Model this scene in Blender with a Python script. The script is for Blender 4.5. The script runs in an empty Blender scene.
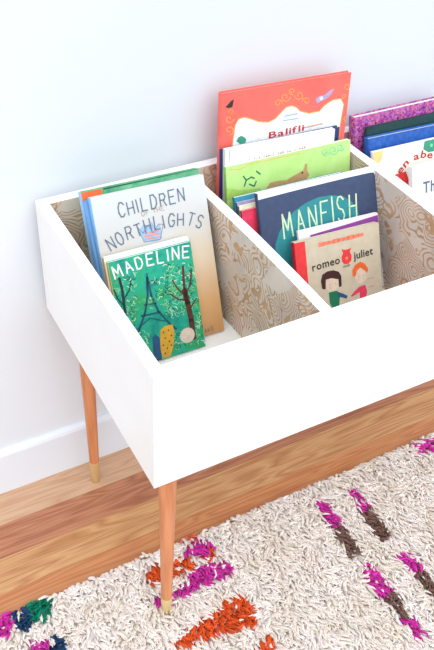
import bpy, bmesh, math, random
import numpy as np
from mathutils import Vector, Matrix
random.seed(7); rng = np.random.default_rng(11)
SC = bpy.context.scene; COL = SC.collection

# ------------------------------------------------------------------ helpers
def lin(c):
    c = c / 255.0
    return c / 12.92 if c <= 0.04045 else ((c + 0.055) / 1.055) ** 2.4
def rgb(t): return (lin(t[0]), lin(t[1]), lin(t[2]), 1.0)
def base_mat(name, rough=0.5, spec=0.5):
    m = bpy.data.materials.new(name); m.use_nodes = True
    nt = m.node_tree; b = nt.nodes['Principled BSDF']
    b.inputs['Roughness'].default_value = rough
    b.inputs['Specular IOR Level'].default_value = spec
    return m, nt, b
def mix(nt, fac, a, b):
    n = nt.nodes.new('ShaderNodeMix'); n.data_type = 'RGBA'
    for s, v in ((0, fac), (6, a), (7, b)):
        if isinstance(v, (int, float, tuple)): n.inputs[s].default_value = v
        else: nt.links.new(v, n.inputs[s])
    return n.outputs[2]
def objco(nt, scale=(1, 1, 1), rot=(0, 0, 0)):
    tc = nt.nodes.new('ShaderNodeTexCoord'); mp = nt.nodes.new('ShaderNodeMapping')
    mp.inputs['Scale'].default_value = scale; mp.inputs['Rotation'].default_value = rot
    nt.links.new(tc.outputs['Object'], mp.inputs['Vector']); return mp.outputs['Vector']
def noise(nt, vec, scale, detail=3, rough=.5, dist=0):
    n = nt.nodes.new('ShaderNodeTexNoise'); n.inputs['Scale'].default_value = scale
    n.inputs['Detail'].default_value = detail; n.inputs['Roughness'].default_value = rough
    n.inputs['Distortion'].default_value = dist
    nt.links.new(vec, n.inputs['Vector']); return n.outputs['Fac']
def ramp(nt, fac, stops):
    r = nt.nodes.new('ShaderNodeValToRGB'); e = r.color_ramp.elements
    while len(e) < len(stops): e.new(.5)
    for i, (p, c) in enumerate(stops): e[i].position = p; e[i].color = c
    nt.links.new(fac, r.inputs['Fac']); return r.outputs['Color']
def math_node(nt, op, a, b=None, c=None):
    n = nt.nodes.new('ShaderNodeMath'); n.operation = op
    for i, v in enumerate((a, b, c)):
        if v is None: continue
        if isinstance(v, (int, float)): n.inputs[i].default_value = v
        else: nt.links.new(v, n.inputs[i])
    return n.outputs[0]
MATS = {}
def paint(name, c, rough=.5, var=.06, scale=60, spec=.4, bump=0):
    """plain printed or painted colour with a slight procedural mottle"""
    if name in MATS: return MATS[name]
    m, nt, b = base_mat(name, rough, spec)
    v = objco(nt); f = noise(nt, v, scale, 3)
    d = tuple(max(0, x * (1 - var)) for x in c); l = tuple(min(255, x * (1 + var)) for x in c)
    nt.links.new(ramp(nt, f, [(.3, rgb(d)), (.7, rgb(l))]), b.inputs['Base Color'])
    if bump:
        bp = nt.nodes.new('ShaderNodeBump'); bp.inputs['Strength'].default_value = bump
        bp.inputs['Distance'].default_value = .001
        nt.links.new(f, bp.inputs['Height']); nt.links.new(bp.outputs['Normal'], b.inputs['Normal'])
    MATS[name] = m; return m
INK = dict(ink_slate=(104, 118, 140), ink_brown=(170, 150, 135), ink_black=(52, 48, 50), ink_red=(200, 48, 50), ink_rust=(176, 110, 104),
    ink_teal=(22, 84, 104), pale_blue=(150, 182, 214), coral=(238, 132, 104), white_ink=(240, 245, 240), bark=(86, 50, 44), bark_dark=(22, 56, 60),
    coat_blue=(38, 84, 128), mustard=(216, 164, 52), seal_pink=(216, 200, 186), leaf_light=(126, 206, 160), leaf_dark=(8, 90, 66), leaf_mid=(20, 122, 88),
    panel_white=(240, 243, 247), gold_ink=(240, 172, 84), lilac=(186, 164, 206), frog_green=(60, 150, 122), tan_ink=(206, 160, 130),
    antelope=(192, 152, 106), mint=(140, 218, 160), grass_dark=(168, 206, 96), navy_ink=(62, 76, 108), teal_ink=(48, 140, 148), mint_ink=(214, 238, 196),
    purple_ink=(138, 62, 148), red_ink=(232, 58, 62), hair_brown=(66, 36, 34), skin_ink=(226, 204, 184), orange_ink=(232, 104, 46), pink_ink=(226, 62, 96),
    yellow_ink=(250, 210, 140))
def ink(n): return paint('print_' + n, INK[n], .55, .05, 90)

class MB:
    """collects faces and builds one mesh object"""
    def __init__(s): s.v = []; s.f = []; s.mi = []; s.ms = []
    def slot(s, m):
        if m not in s.ms: s.ms.append(m)
        return s.ms.index(m)
    def add(s, vs, fs, m=None):
        o = len(s.v); s.v += [tuple(v) for v in vs]
        k = s.slot(m) if m else 0
        for f in fs: s.f.append(tuple(i + o for i in f)); s.mi.append(k)
    def box(s, a, b, m=None):
        x0, y0, z0 = a; x1, y1, z1 = b
        s.add([(x0,y0,z0),(x1,y0,z0),(x1,y1,z0),(x0,y1,z0),(x0,y0,z1),(x1,y0,z1),(x1,y1,z1),(x0,y1,z1)],
              [(0,3,2,1),(4,5,6,7),(0,1,5,4),(1,2,6,5),(2,3,7,6),(3,0,4,7)], m)
    def prism(s, pts, h0, h1, m=None, flip=False):
        """2D outline (x, d) extruded along z"""
        n = len(pts)
        vs = [(p[0], p[1], h0) for p in pts] + [(p[0], p[1], h1) for p in pts]
        fs = [tuple(range(n))[::-1], tuple(range(n, 2*n))] + [(i, (i+1) % n, (i+1) % n + n, i + n) for i in range(n)]
        s.add(vs, fs, m)
    def lathe(s, prof, n=24, m=None, cx=0, cy=0):
        vs = []; fs = []
        for r, z in prof:
            for k in range(n):
                a = 2*math.pi*k/n; vs.append((cx + r*math.cos(a), cy + r*math.sin(a), z))
        for i in range(len(prof)-1):
            for k in range(n):
                fs.append((i*n+k, i*n+(k+1)%n, (i+1)*n+(k+1)%n, (i+1)*n+k))
        fs.append(tuple(range(n))[::-1]); fs.append(tuple(range((len(prof)-1)*n, len(prof)*n)))
        s.add(vs, fs, m)
    def build(s, name, mat=None, parent=None, smooth=False, bevel=0):
        me = bpy.data.meshes.new(name); me.from_pydata(s.v, [], s.f)
        for m in (s.ms or [mat]): me.materials.append(m)
        if s.ms: me.polygons.foreach_set('material_index', s.mi)
        bm = bmesh.new(); bm.from_mesh(me); bmesh.ops.recalc_face_normals(bm, faces=bm.faces) if not getattr(s, 'flat', False) else None
        bm.to_mesh(me); bm.free()
        o = bpy.data.objects.new(name, me); COL.objects.link(o); o.parent = parent
        if smooth:
            me.polygons.foreach_set('use_smooth', [True]*len(me.polygons))
            me.set_sharp_from_angle(angle=math.radians(40))
        if bevel:
            b = o.modifiers.new('bevel', 'BEVEL'); b.width = bevel; b.segments = 2; b.limit_method = 'ANGLE'
        return o
def tag(o, label=None, cat=None, group=None, kind=None):
    for k, v in (('label', label), ('category', cat), ('group', group), ('kind', kind)):
        if v: o[k] = v
    return o
def empty(name, loc, label, cat, group=None):
    o = bpy.data.objects.new(name, None); COL.objects.link(o); o.location = loc
    o.empty_display_size = .05
    return tag(o, label, cat, group)

# ------------------------------------------------------------------ camera
CAMP = {'loc': [-0.378064, -0.816832, 1.688822], 'axes': [[0.879942, -0.473037, 0.044031], [0.283862, 0.597822, 0.749687], [0.380952, 0.647182, -0.660326]], 'f': 862.77}
camd = bpy.data.cameras.new('camera'); cam = bpy.data.objects.new('camera', camd); COL.objects.link(cam)
r_, u_, f_ = [Vector(v) for v in CAMP['axes']]
cam.matrix_world = Matrix(((r_.x, u_.x, -f_.x, CAMP['loc'][0]), (r_.y, u_.y, -f_.y, CAMP['loc'][1]), (r_.z, u_.z, -f_.z, CAMP['loc'][2]), (0, 0, 0, 1)))
camd.sensor_fit = 'VERTICAL'; camd.sensor_height = 36; camd.lens = CAMP['f'] * 36 / 650
camd.clip_start = .02; camd.clip_end = 60
camd.dof.use_dof = False
SC.camera = cam

# ------------------------------------------------------------------ dimensions
T = .0216; D = .5183; L = .5296; H = .26; ZT = L + H; ZF = L + T; XR = 1.035
YW = .522

# ------------------------------------------------------------------ setting
def wall_mat(name, c):
    m, nt, b = base_mat(name, .75, .25)
    v = objco(nt); f = noise(nt, v, 3, 4); g = noise(nt, v, 300, 2)
    nt.links.new(ramp(nt, f, [(.3, rgb(tuple(x-2 for x in c))), (.7, rgb(c))]), b.inputs['Base Color'])
    bp = nt.nodes.new('ShaderNodeBump'); bp.inputs['Strength'].default_value = .08; bp.inputs['Distance'].default_value = .001
    nt.links.new(g, bp.inputs['Height']); nt.links.new(bp.outputs['Normal'], b.inputs['Normal'])
    return m
wb = MB(); wb.box((-3, YW + .014, 0), (5, YW + .12, 2.9))
tag(wb.build('wall_back', wall_mat('wall_paint', (224, 227, 233))), kind='structure')
# baseboard: profile extruded along x, with an eased top
bb = MB(); prof = [(YW, 0), (YW, .125), (YW + .003, .133), (YW + .006, .136), (YW + .010, .138), (YW + .0138, .138), (YW + .0138, 0)]
n = len(prof)
bb.add([(-3, y, z) for y, z in prof] + [(5, y, z) for y, z in prof], [tuple(range(n)), tuple(range(2*n-1, n-1, -1))] + [(i, i+n, (i+1) % n+n, (i+1) % n) for i in range(n)])
tag(bb.build('baseboard_back', paint('baseboard_paint', (226, 230, 238), .4, .004, 5)), kind='structure')

# oak plank floor: one mesh of separate boards, each with its own tone
def oak():
    m, nt, b = base_mat('oak_planks', .42, .4)
    at = nt.nodes.new('ShaderNodeAttribute'); at.attribute_name = 'tone'
    sep = nt.nodes.new('ShaderNodeSeparateColor'); nt.links.new(at.outputs['Color'], sep.inputs[0])
    tc = nt.nodes.new('ShaderNodeTexCoord'); off = nt.nodes.new('ShaderNodeVectorMath'); off.operation = 'ADD'
    cmb = nt.nodes.new('ShaderNodeCombineXYZ'); nt.links.new(math_node(nt, 'MULTIPLY', sep.outputs[0], 37.0), cmb.inputs[2])
    nt.links.new(math_node(nt, 'MULTIPLY', sep.outputs[0], 11.0), cmb.inputs[0])
    nt.links.new(tc.outputs['Object'], off.inputs[0]); nt.links.new(cmb.outputs[0], off.inputs[1])
    mp = nt.nodes.new('ShaderNodeMapping'); mp.inputs['Scale'].default_value = (2.2, 26, 1); nt.links.new(off.outputs[0], mp.inputs['Vector'])
    # cathedral grain: contour lines of a stretched noise
    f = noise(nt, mp.outputs[0], 1.0, 2, .45, .5)
    ring = math_node(nt, 'PINGPONG', math_node(nt, 'MULTIPLY', f, 9.0), .5)
    ring = math_node(nt, 'MULTIPLY', ring, 2.0)
    mp2 = nt.nodes.new('ShaderNodeMapping'); mp2.inputs['Scale'].default_value = (6, 260, 1); nt.links.new(off.outputs[0], mp2.inputs['Vector'])
    fine = noise(nt, mp2.outputs[0], 1.0, 4, .6)
    grain = math_node(nt, 'ADD', math_node(nt, 'MULTIPLY', ring, .42), math_node(nt, 'MULTIPLY', fine, .62))
    light = ramp(nt, sep.outputs[1], [(0, rgb((200, 138, 92))), (.25, rgb((204, 156, 108))), (.5, rgb((188, 128, 96))), (.75, rgb((206, 168, 138))), (1, rgb((198, 144, 102)))])
    dark = ramp(nt, sep.outputs[1], [(0, rgb((176, 108, 66))), (.25, rgb((170, 112, 70))), (.5, rgb((152, 92, 64))), (.75, rgb((190, 144, 110))), (1, rgb((166, 104, 66)))])
    col = mix(nt, ramp(nt, grain, [(.22, (0, 0, 0, 1)), (.74, (1, 1, 1, 1))]), dark, light)
    nt.links.new(col, b.inputs['Base Color'])
    bp = nt.nodes.new('ShaderNodeBump'); bp.inputs['Strength'].default_value = .1; bp.inputs['Distance'].default_value = .001
    nt.links.new(grain, bp.inputs['Height']); nt.links.new(bp.outputs['Normal'], b.inputs['Normal'])
    return m
fl = MB(); tones = []
PW = .0865; row = 0; y = YW + .012
rowtone = {0: .75, 1: .5, 2: .25, 3: 0.0}
rr = random.Random(3)
while y > -2.6:
    y0 = y - PW if row else YW - PW
    x = -3 - rr.random(); first = True
    while x < 5:
        ln = 1.1 + rr.random() * 1.4
        if row < 4 and x < 1.0 and first: x = -1.1 - .15*row; ln = 2.6 + .3*row; first = False; fl_x0 = -3.2
        x1 = x + ln
        g = .0006
        fl.add([(x+g, y0+g, 0), (x1-g, y0+g, 0), (x1-g, y-g, 0), (x+g, y-g, 0), (x, y0, -.0012), (x1, y0, -.0012), (x1, y, -.0012), (x, y, -.0012)],
               [(0,1,2,3), (4,5,1,0), (5,6,2,1), (6,7,3,2), (7,4,0,3)])
        tn = rowtone.get(row, rr.choice((0, .25, .5, .75, 1)))
        tones += [(rr.random(), tn)] * 5
        x = x1
    y = y0; row += 1
fl.box((-5, -2.8, -.05), (7, YW + .1, -.0013)); tones += [(.5, 0)] * 6
fo = fl.build('floor', oak()); tag(fo, kind='structure')
ca = fo.data.color_attributes.new('tone', 'FLOAT_COLOR', 'CORNER')
arr = np.zeros((len(fo.data.loops), 4), np.float32); arr[:, 3] = 1
k = 0
for p_, (a, t) in zip(fo.data.polygons, tones):
    for li in p_.loop_indices: arr[li, 0] = a; arr[li, 1] = t
ca.data.foreach_set('color', arr.ravel())

# ------------------------------------------------------------------ book bin
white = paint('white_satin_paint', (246, 246, 245), .38, .006, 8, .35, .03)
def paper_mat():
    m, nt, b = base_mat('gold_line_floral_paper', .6, .3)
    v = objco(nt)
    # warp
    nz = nt.nodes.new('ShaderNodeTexNoise'); nz.inputs['Scale'].default_value = 14; nt.links.new(v, nz.inputs['Vector'])
    sc = nt.nodes.new('ShaderNodeVectorMath'); sc.operation = 'MULTIPLY_ADD'
    nt.links.new(nz.outputs['Color'], sc.inputs[0]); sc.inputs[1].default_value = (.045, .045, .045); nt.links.new(v, sc.inputs[2])
    vo = nt.nodes.new('ShaderNodeTexVoronoi'); vo.inputs['Scale'].default_value = 18; nt.links.new(sc.outputs[0], vo.inputs['Vector'])
    rings = math_node(nt, 'SINE', math_node(nt, 'MULTIPLY', vo.outputs['Distance'], 52.0))
    line1 = math_node(nt, 'GREATER_THAN', rings, .42)
    sel = math_node(nt, 'GREATER_THAN', noise(nt, v, 16, 1), .44)
    wv = nt.nodes.new('ShaderNodeTexWave'); wv.inputs['Scale'].default_value = 26; wv.inputs['Distortion'].default_value = 9
    wv.inputs['Detail'].default_value = 1; wv.inputs['Detail Scale'].default_value = .7; nt.links.new(sc.outputs[0], wv.inputs['Vector'])
    line2 = math_node(nt, 'MULTIPLY', math_node(nt, 'GREATER_THAN', wv.outputs['Fac'], .8), math_node(nt, 'GREATER_THAN', noise(nt, v, 11, 1), .55))
    fac = math_node(nt, 'MAXIMUM', math_node(nt, 'MULTIPLY', line1, sel), line2)
    fac = math_node(nt, 'MULTIPLY', fac, .72)
    ground = ramp(nt, noise(nt, v, 14, 2), [(.35, rgb((208, 193, 182))), (.65, rgb((226, 213, 202)))])
    gold = ramp(nt, noise(nt, v, 30, 2), [(.35, rgb((176, 120, 66))), (.65, rgb((206, 154, 92)))])
    nt.links.new(mix(nt, fac, ground, gold), b.inputs['Base Color'])
    return m
paper = paper_mat()
bin_ = empty('book_bin', (0, 0, 0), 'long white wooden book bin on tapered wooden legs, holding upright picture books', 'book bin')
def panel(name, a, b, lined=()):
    mb = MB(); mb.box(a, b, white)
    o = mb.build(name, white, bin_, bevel=.0012)
    if lined:
        o.data.materials.append(paper)
        for p_ in o.data.polygons:
            nn = p_.normal
            for ax, sg in lined:
                if nn[ax] * sg > .9: p_.material_index = 1
    return o
panel('front_panel', (0, 0, L), (XR, T, ZT), ((1, 1),))
panel('back_panel', (0, D - T, L), (XR, D, ZT), ((1, -1),))
panel('side_panel', (0, T, L), (T, D - T, ZT), ((0, 1),))
panel('side_panel', (XR - T, T, L), (XR, D - T, ZT), ((0, -1),))
panel('bottom_panel', (T, T, L), (XR - T, D - T, ZF))
def divider(st):
    mb = MB(); n = len(st); vs = []
    for y, xl, xr in st: vs += [(xl, y, ZF), (xr, y, ZF), (xr, y, ZT), (xl, y, ZT)]
    fs = [(0, 1, 2, 3), (4*n-1, 4*n-2, 4*n-3, 4*n-4)]; ms = [0, 0]
    mb.add(vs, fs, white)
    for i in range(n-1):
        a = 4*i; b_ = a+4
        mb.add([], [], white)
        o = len(mb.v)
        mb.f += [(a, a+3, b_+3, b_)]; mb.mi.append(mb.slot(paper))
        mb.f += [(a+1, b_+1, b_+2, a+2)]; mb.mi.append(mb.slot(paper))
        mb.f += [(a+3, a+2, b_+2, b_+3)]; mb.mi.append(mb.slot(white))
        mb.f += [(a, b_, b_+1, a+1)]; mb.mi.append(mb.slot(white))
    return mb.build('divider_panel', white, bin_, bevel=.001)
divider([(T, .3075, .3292), (.12, .3068, .3285), (.25, .3035, .3255), (.37, .2975, .3185), (D - T, .2885, .3095)])
divider([(T, .6585, .6835), (.20, .6565, .6830), (.32, .6530, .6765), (.42, .6495, .6690), (D - T, .6480, .6665)])
legwood = None
def wood_leg():
    m, nt, b = base_mat('leg_wood', .4, .4)
    v = objco(nt, (60, 60, 4)); f = noise(nt, v, 1.5, 3, .5, .6)
    nt.links.new(ramp(nt, f, [(.3, rgb((196, 118, 74))), (.7, rgb((218, 146, 100)))]), b.inputs['Base Color'])
    return m
legwood = wood_leg()
def brass():
    m, nt, b = base_mat('satin_brass', .32, .5)
    v = objco(nt, (1, 1, 90)); f = noise(nt, v, 3, 2)
    nt.links.new(ramp(nt, f, [(.3, rgb((228, 198, 138))), (.7, rgb((244, 218, 164)))]), b.inputs['Base Color'])
    b.inputs['Metallic'].default_value = .6
    return m
brass_m = brass()
LZ = .075
for lx, ly in ((.0537, .0584), (.0565, .4599), (.98, .0584), (.98, .4599)):
    z0 = .0103 if ly < .2 else 0      # the front feet stand on the rug
    rt, rb = .0178, .0104
    rl = rb + (rt - rb) * (LZ / L)
    mb = MB(); mb.lathe([(rl, LZ), (rl + (rt-rl)*.3, LZ + (L-LZ)*.3), (rl + (rt-rl)*.65, LZ + (L-LZ)*.65), (rt, L - .004), (rt - .001, L)], 28)
    for i, v in enumerate(mb.v): mb.v[i] = (v[0], v[1], v[2])
    lo = mb.build('leg', legwood, bin_, smooth=True); lo.location = (lx, ly, 0)
    fb = MB(); fb.lathe([(rb - .001, z0), (rb, z0 + .0012), (rl + .0004, LZ - .001), (rl + .0002, LZ)], 28)
    fb.build('brass_ferrule', brass_m, lo, smooth=True)

# ------------------------------------------------------------------ lettering
STR = {
 'A': [[(0,0),(.5,1),(1,0)],[(.2,.38),(.8,.38)]], 'B': [[(0,0),(0,1),(.7,1),(.85,.78),(.7,.54),(0,.52)],[(.7,.54),(1,.3),(.8,0),(0,0)]],
 'C': [[(1,.82),(.72,1),(.3,1),(.03,.7),(.03,.3),(.3,0),(.72,0),(1,.18)]], 'D': [[(0,0),(0,1),(.55,1),(.95,.7),(.95,.3),(.55,0),(0,0)]],
 'E': [[(1,1),(0,1),(0,0),(1,0)],[(0,.52),(.8,.52)]], 'F': [[(1,1),(0,1),(0,0)],[(0,.54),(.75,.54)]],
 'G': [[(1,.82),(.72,1),(.3,1),(.03,.7),(.03,.3),(.3,0),(.72,0),(1,.2),(1,.46),(.6,.46)]], 'H': [[(0,0),(0,1)],[(1,0),(1,1)],[(0,.5),(1,.5)]],
 'I': [[(.5,0),(.5,1)]], 'K': [[(0,0),(0,1)],[(1,1),(0,.45),(1,0)]], 'L': [[(0,1),(0,0),(.9,0)]], 'M': [[(0,0),(.1,1),(.5,.3),(.9,1),(1,0)]],
 'N': [[(0,0),(0,1),(1,0),(1,1)]], 'O': [[(.3,0),(.7,0),(1,.3),(1,.7),(.7,1),(.3,1),(0,.7),(0,.3),(.3,0)]],
 'R': [[(0,0),(0,1),(.7,1),(.95,.76),(.7,.5),(0,.5)],[(.5,.5),(1,0)]], 'S': [[(1,.85),(.7,1),(.3,1),(.05,.78),(.25,.55),(.75,.45),(.95,.22),(.7,0),(.3,0),(0,.15)]],
 'T': [[(0,1),(1,1)],[(.5,1),(.5,0)]], 'U': [[(0,1),(0,.3),(.3,0),(.7,0),(1,.3),(1,1)]], 'W': [[(0,1),(.25,0),(.5,.7),(.75,0),(1,1)]]}
LAY = .00018
def ribbon(mb, pts, wd, m, z, tz):
    """flat stroke with round joints in the cover plane (u, v), at height z in front of the cover"""
    for a, b in zip(pts[:-1], pts[1:]):
        dx, dy = b[0]-a[0], b[1]-a[1]; l = math.hypot(dx, dy) or 1e-6
        nx, ny = -dy/l*wd/2, dx/l*wd/2; ex, ey = dx/l*wd*.25, dy/l*wd*.25
        q = [(a[0]-ex+nx, a[1]-ey+ny), (a[0]-ex-nx, a[1]-ey-ny), (b[0]+ex-nx, b[1]+ey-ny), (b[0]+ex+nx, b[1]+ey+ny)]
        mb.add([(u, -z, v) for u, v in q], [(0, 1, 2, 3)], m)
def clip(poly, w, h, e=.0005):
    """keep an outline inside the cover rectangle"""
    def cl(P, f, g):
        out = []
        for i in range(len(P)):
            a, b = P[i-1], P[i]; fa, fb = f(a), f(b)
            if (fa >= 0) != (fb >= 0):
                t = fa/(fa-fb); out.append((a[0]+(b[0]-a[0])*t, a[1]+(b[1]-a[1])*t))
            if fb >= 0: out.append(b)
        return out
    for f in (lambda p: p[0]-e, lambda p: w-e-p[0], lambda p: p[1]-e, lambda p: h-e-p[1]):
        if poly: poly = cl(poly, f, None)
    return poly
_glyph = {}
def glyph(ch):
    if ch in _glyph: return _glyph[ch]
    cu = bpy.data.curves.new('g', 'FONT'); cu.body = ch; cu.size = 1; cu.offset = .018
    cu.resolution_u = 3
    ob = bpy.data.objects.new('g', cu); COL.objects.link(ob)
    dg = bpy.context.evaluated_depsgraph_get(); me = bpy.data.meshes.new_from_object(ob.evaluated_get(dg))
    vs = [(v.co.x, v.co.y) for v in me.vertices]; fs = [tuple(p.vertices) for p in me.polygons]
    wd = max([v[0] for v in vs] or [.3]); bpy.data.objects.remove(ob); bpy.data.curves.remove(cu); bpy.data.meshes.remove(me)
    _glyph[ch] = (vs, fs, wd); return _glyph[ch]
def along(path, s):
    """point and direction at fraction s of a polyline"""
    ds = [math.dist(a, b) for a, b in zip(path[:-1], path[1:])]; tot = sum(ds); t = s*tot
    for (a, b), d in zip(zip(path[:-1], path[1:]), ds):
        if t <= d or (a, b) == (path[-2], path[-1]):
            k = t/d; return (a[0]+(b[0]-a[0])*k, a[1]+(b[1]-a[1])*k), math.atan2(b[1]-a[1], b[0]-a[0])
        t -= d
def lettering(mb, s, path, h, wd, style, m, z):
    jr = random.Random(len(s))
    if style == 'b':
        adv = [(glyph(c)[2] + .06 if c != ' ' else .3) for c in s]; tot = sum(adv); pos = 0
        ln = sum(math.dist(a, b) for a, b in zip(path[:-1], path[1:])); sx = ln/tot
        for c, a in zip(s, adv):
            if c != ' ':
                (px, py), an = along(path, min(.999, (pos + a/2)/tot)); vs, fs, gw = glyph(c)
                an2 = along(path, min(.999, max(0, (pos+a/2)/tot)))[1]; ca, sa = math.cos(an2), math.sin(an2)
                q = [((x-gw/2)*sx, y*h*1.0) for x, y in vs]
                mb.add([(px + x*ca - y*sa, -z, py + x*sa + y*ca) for x, y in q], fs, m)
            pos += a
        return
    n = len(s); frac = .62 if style == 's' else .60
    wts = [(.55 if c == ' ' else .45 if c == 'I' else 1.25 if c in 'MW' else 1) for c in s]; tot = sum(wts); pos = 0
    ln = sum(math.dist(a, b) for a, b in zip(path[:-1], path[1:]))
    for c, w_ in zip(s, wts):
        cell = ln*w_/tot
        if c != ' ':
            (px, py), an = along(path, (pos + w_/2)/tot); an += jr.uniform(-.05, .05); ca, sa = math.cos(an), math.sin(an)
            gw = cell*frac; hh = h*jr.uniform(.93, 1.05)*(1 if style != 'tall' else jr.uniform(.9, 1.05)); jy = jr.uniform(-.03, .03)*h
            for st in STR[c]:
                pts = [((x-.5)*gw, y*hh+jy) for x, y in st]
                ribbon(mb, [(px + x*ca - y*sa, py + x*sa + y*ca) for x, y in pts], wd, m, z, 0)
        pos += w_

# ------------------------------------------------------------------ books
BOOKS={
'north':((0.05922, 0.28062, 0.55937),(0.99928, -0.03634, -0.01118),(0.02874, 0.91451, -0.40355),(0.02489, 0.40293, 0.91489),0.222,0.31,0.013),
'blue2':((0.05377, 0.29572, 0.55973),(0.99928, -0.03634, -0.01118),(0.02874, 0.91451, -0.40355),(0.02489, 0.40293, 0.91489),0.218,0.297,0.014),
'greenor':((0.05335, 0.31165, 0.55988),(0.99928, -0.03634, -0.01118),(0.02874, 0.91451, -0.40355),(0.02489, 0.40293, 0.91489),0.232,0.3055,0.014),
'madel':((0.06307, 0.25204, 0.55604),(0.99987, -0.01382, -0.00806),(0.00967, 0.92316, -0.3843),(0.01275, 0.38417, 0.92318),0.164,0.211,0.008),
'pale':((0.0602, 0.26145, 0.55645),(0.99987, -0.01382, -0.00806),(0.00967, 0.92316, -0.3843),(0.01275, 0.38417, 0.92318),0.168,0.215,0.009),
'red':((0.35427, 0.44091, 0.56052),(0.99938, -0.02349, -0.02605),(0.02084, 0.99501, -0.09758),(0.02821, 0.09698, 0.99489),0.292,0.391,0.013),
'navy':((0.35313, 0.4198, 0.55769),(0.99966, -0.01958, -0.01732),(0.01732, 0.99239, -0.12187),(0.01958, 0.12153, 0.99239),0.272,0.287,0.011),
'white':((0.35218, 0.40299, 0.55822),(0.99936, -0.02908, -0.02074),(0.02592, 0.98993, -0.13917),(0.02458, 0.13855, 0.99005),0.25,0.295,0.01),
'green':((0.35108, 0.3703, 0.55683),(0.99982, -0.0163, -0.01021),(0.01361, 0.97467, -0.22325),(0.01359, 0.22307, 0.97471),0.29,0.271,0.01),
'teal':((0.34911, 0.3025, 0.55767),(0.9998, -0.01771, -0.00978),(0.01303, 0.93349, -0.35837),(0.01547, 0.35817, 0.93353),0.25,0.236,0.01),
'lav':((0.34946, 0.29499, 0.55624),(0.9998, -0.01771, -0.00978),(0.01303, 0.93349, -0.35837),(0.01547, 0.35817, 0.93353),0.25,0.231,0.006),
'crm':((0.34984, 0.28802, 0.55624),(0.9998, -0.01771, -0.00978),(0.01303, 0.93349, -0.35837),(0.01547, 0.35817, 0.93353),0.25,0.2275,0.006),
'pink':((0.35071, 0.28104, 0.55624),(0.9998, -0.01771, -0.00978),(0.01303, 0.93349, -0.35837),(0.01547, 0.35817, 0.93353),0.25,0.222,0.006),
'manf':((0.37719, 0.25748, 0.55976),(0.99966, -0.02268, -0.01295),(0.01618, 0.92704, -0.37461),(0.0205, 0.37427, 0.92709),0.28,0.2575,0.012),
'purp':((0.44123, 0.22381, 0.55763),(0.99909, -0.03801, -0.01921),(0.02721, 0.91666, -0.39875),(0.03276, 0.39786, 0.91686),0.187,0.187,0.006),
'romeo':((0.42128, 0.20967, 0.55981),(0.99922, -0.03541, -0.01767),(0.0257, 0.92015, -0.39073),(0.0301, 0.38997, 0.92034),0.197,0.175,0.012),
'glit':((0.68403, 0.41227, 0.55714),(0.99998, -0.00596, -0.00341),(0.00512, 0.97813, -0.20791),(0.00458, 0.20789, 0.97814),0.27,0.285,0.022),
'dkgr':((0.7011, 0.38647, 0.55702),(0.99976, -0.01866, -0.01185),(0.01524, 0.97018, -0.24192),(0.01602, 0.24168, 0.97022),0.25,0.269,0.01),
'blue':((0.68826, 0.36267, 0.56112),(0.99945, -0.02765, -0.01854),(0.02191, 0.96568, -0.25882),(0.02506, 0.25827, 0.96575),0.26,0.254,0.018),
'cream':((0.68415, 0.32728, 0.55862),(0.99968, -0.02153, -0.01335),(0.01669, 0.95616, -0.29237),(0.01906, 0.29206, 0.95621),0.26,0.244,0.012),
'th':((0.75215, 0.27287, 0.55903),(0.99985, -0.00597, -0.0164),(-0.0, 0.93969, -0.34202),(0.01745, 0.34197, 0.93955),0.2,0.222,0.012)
}

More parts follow.
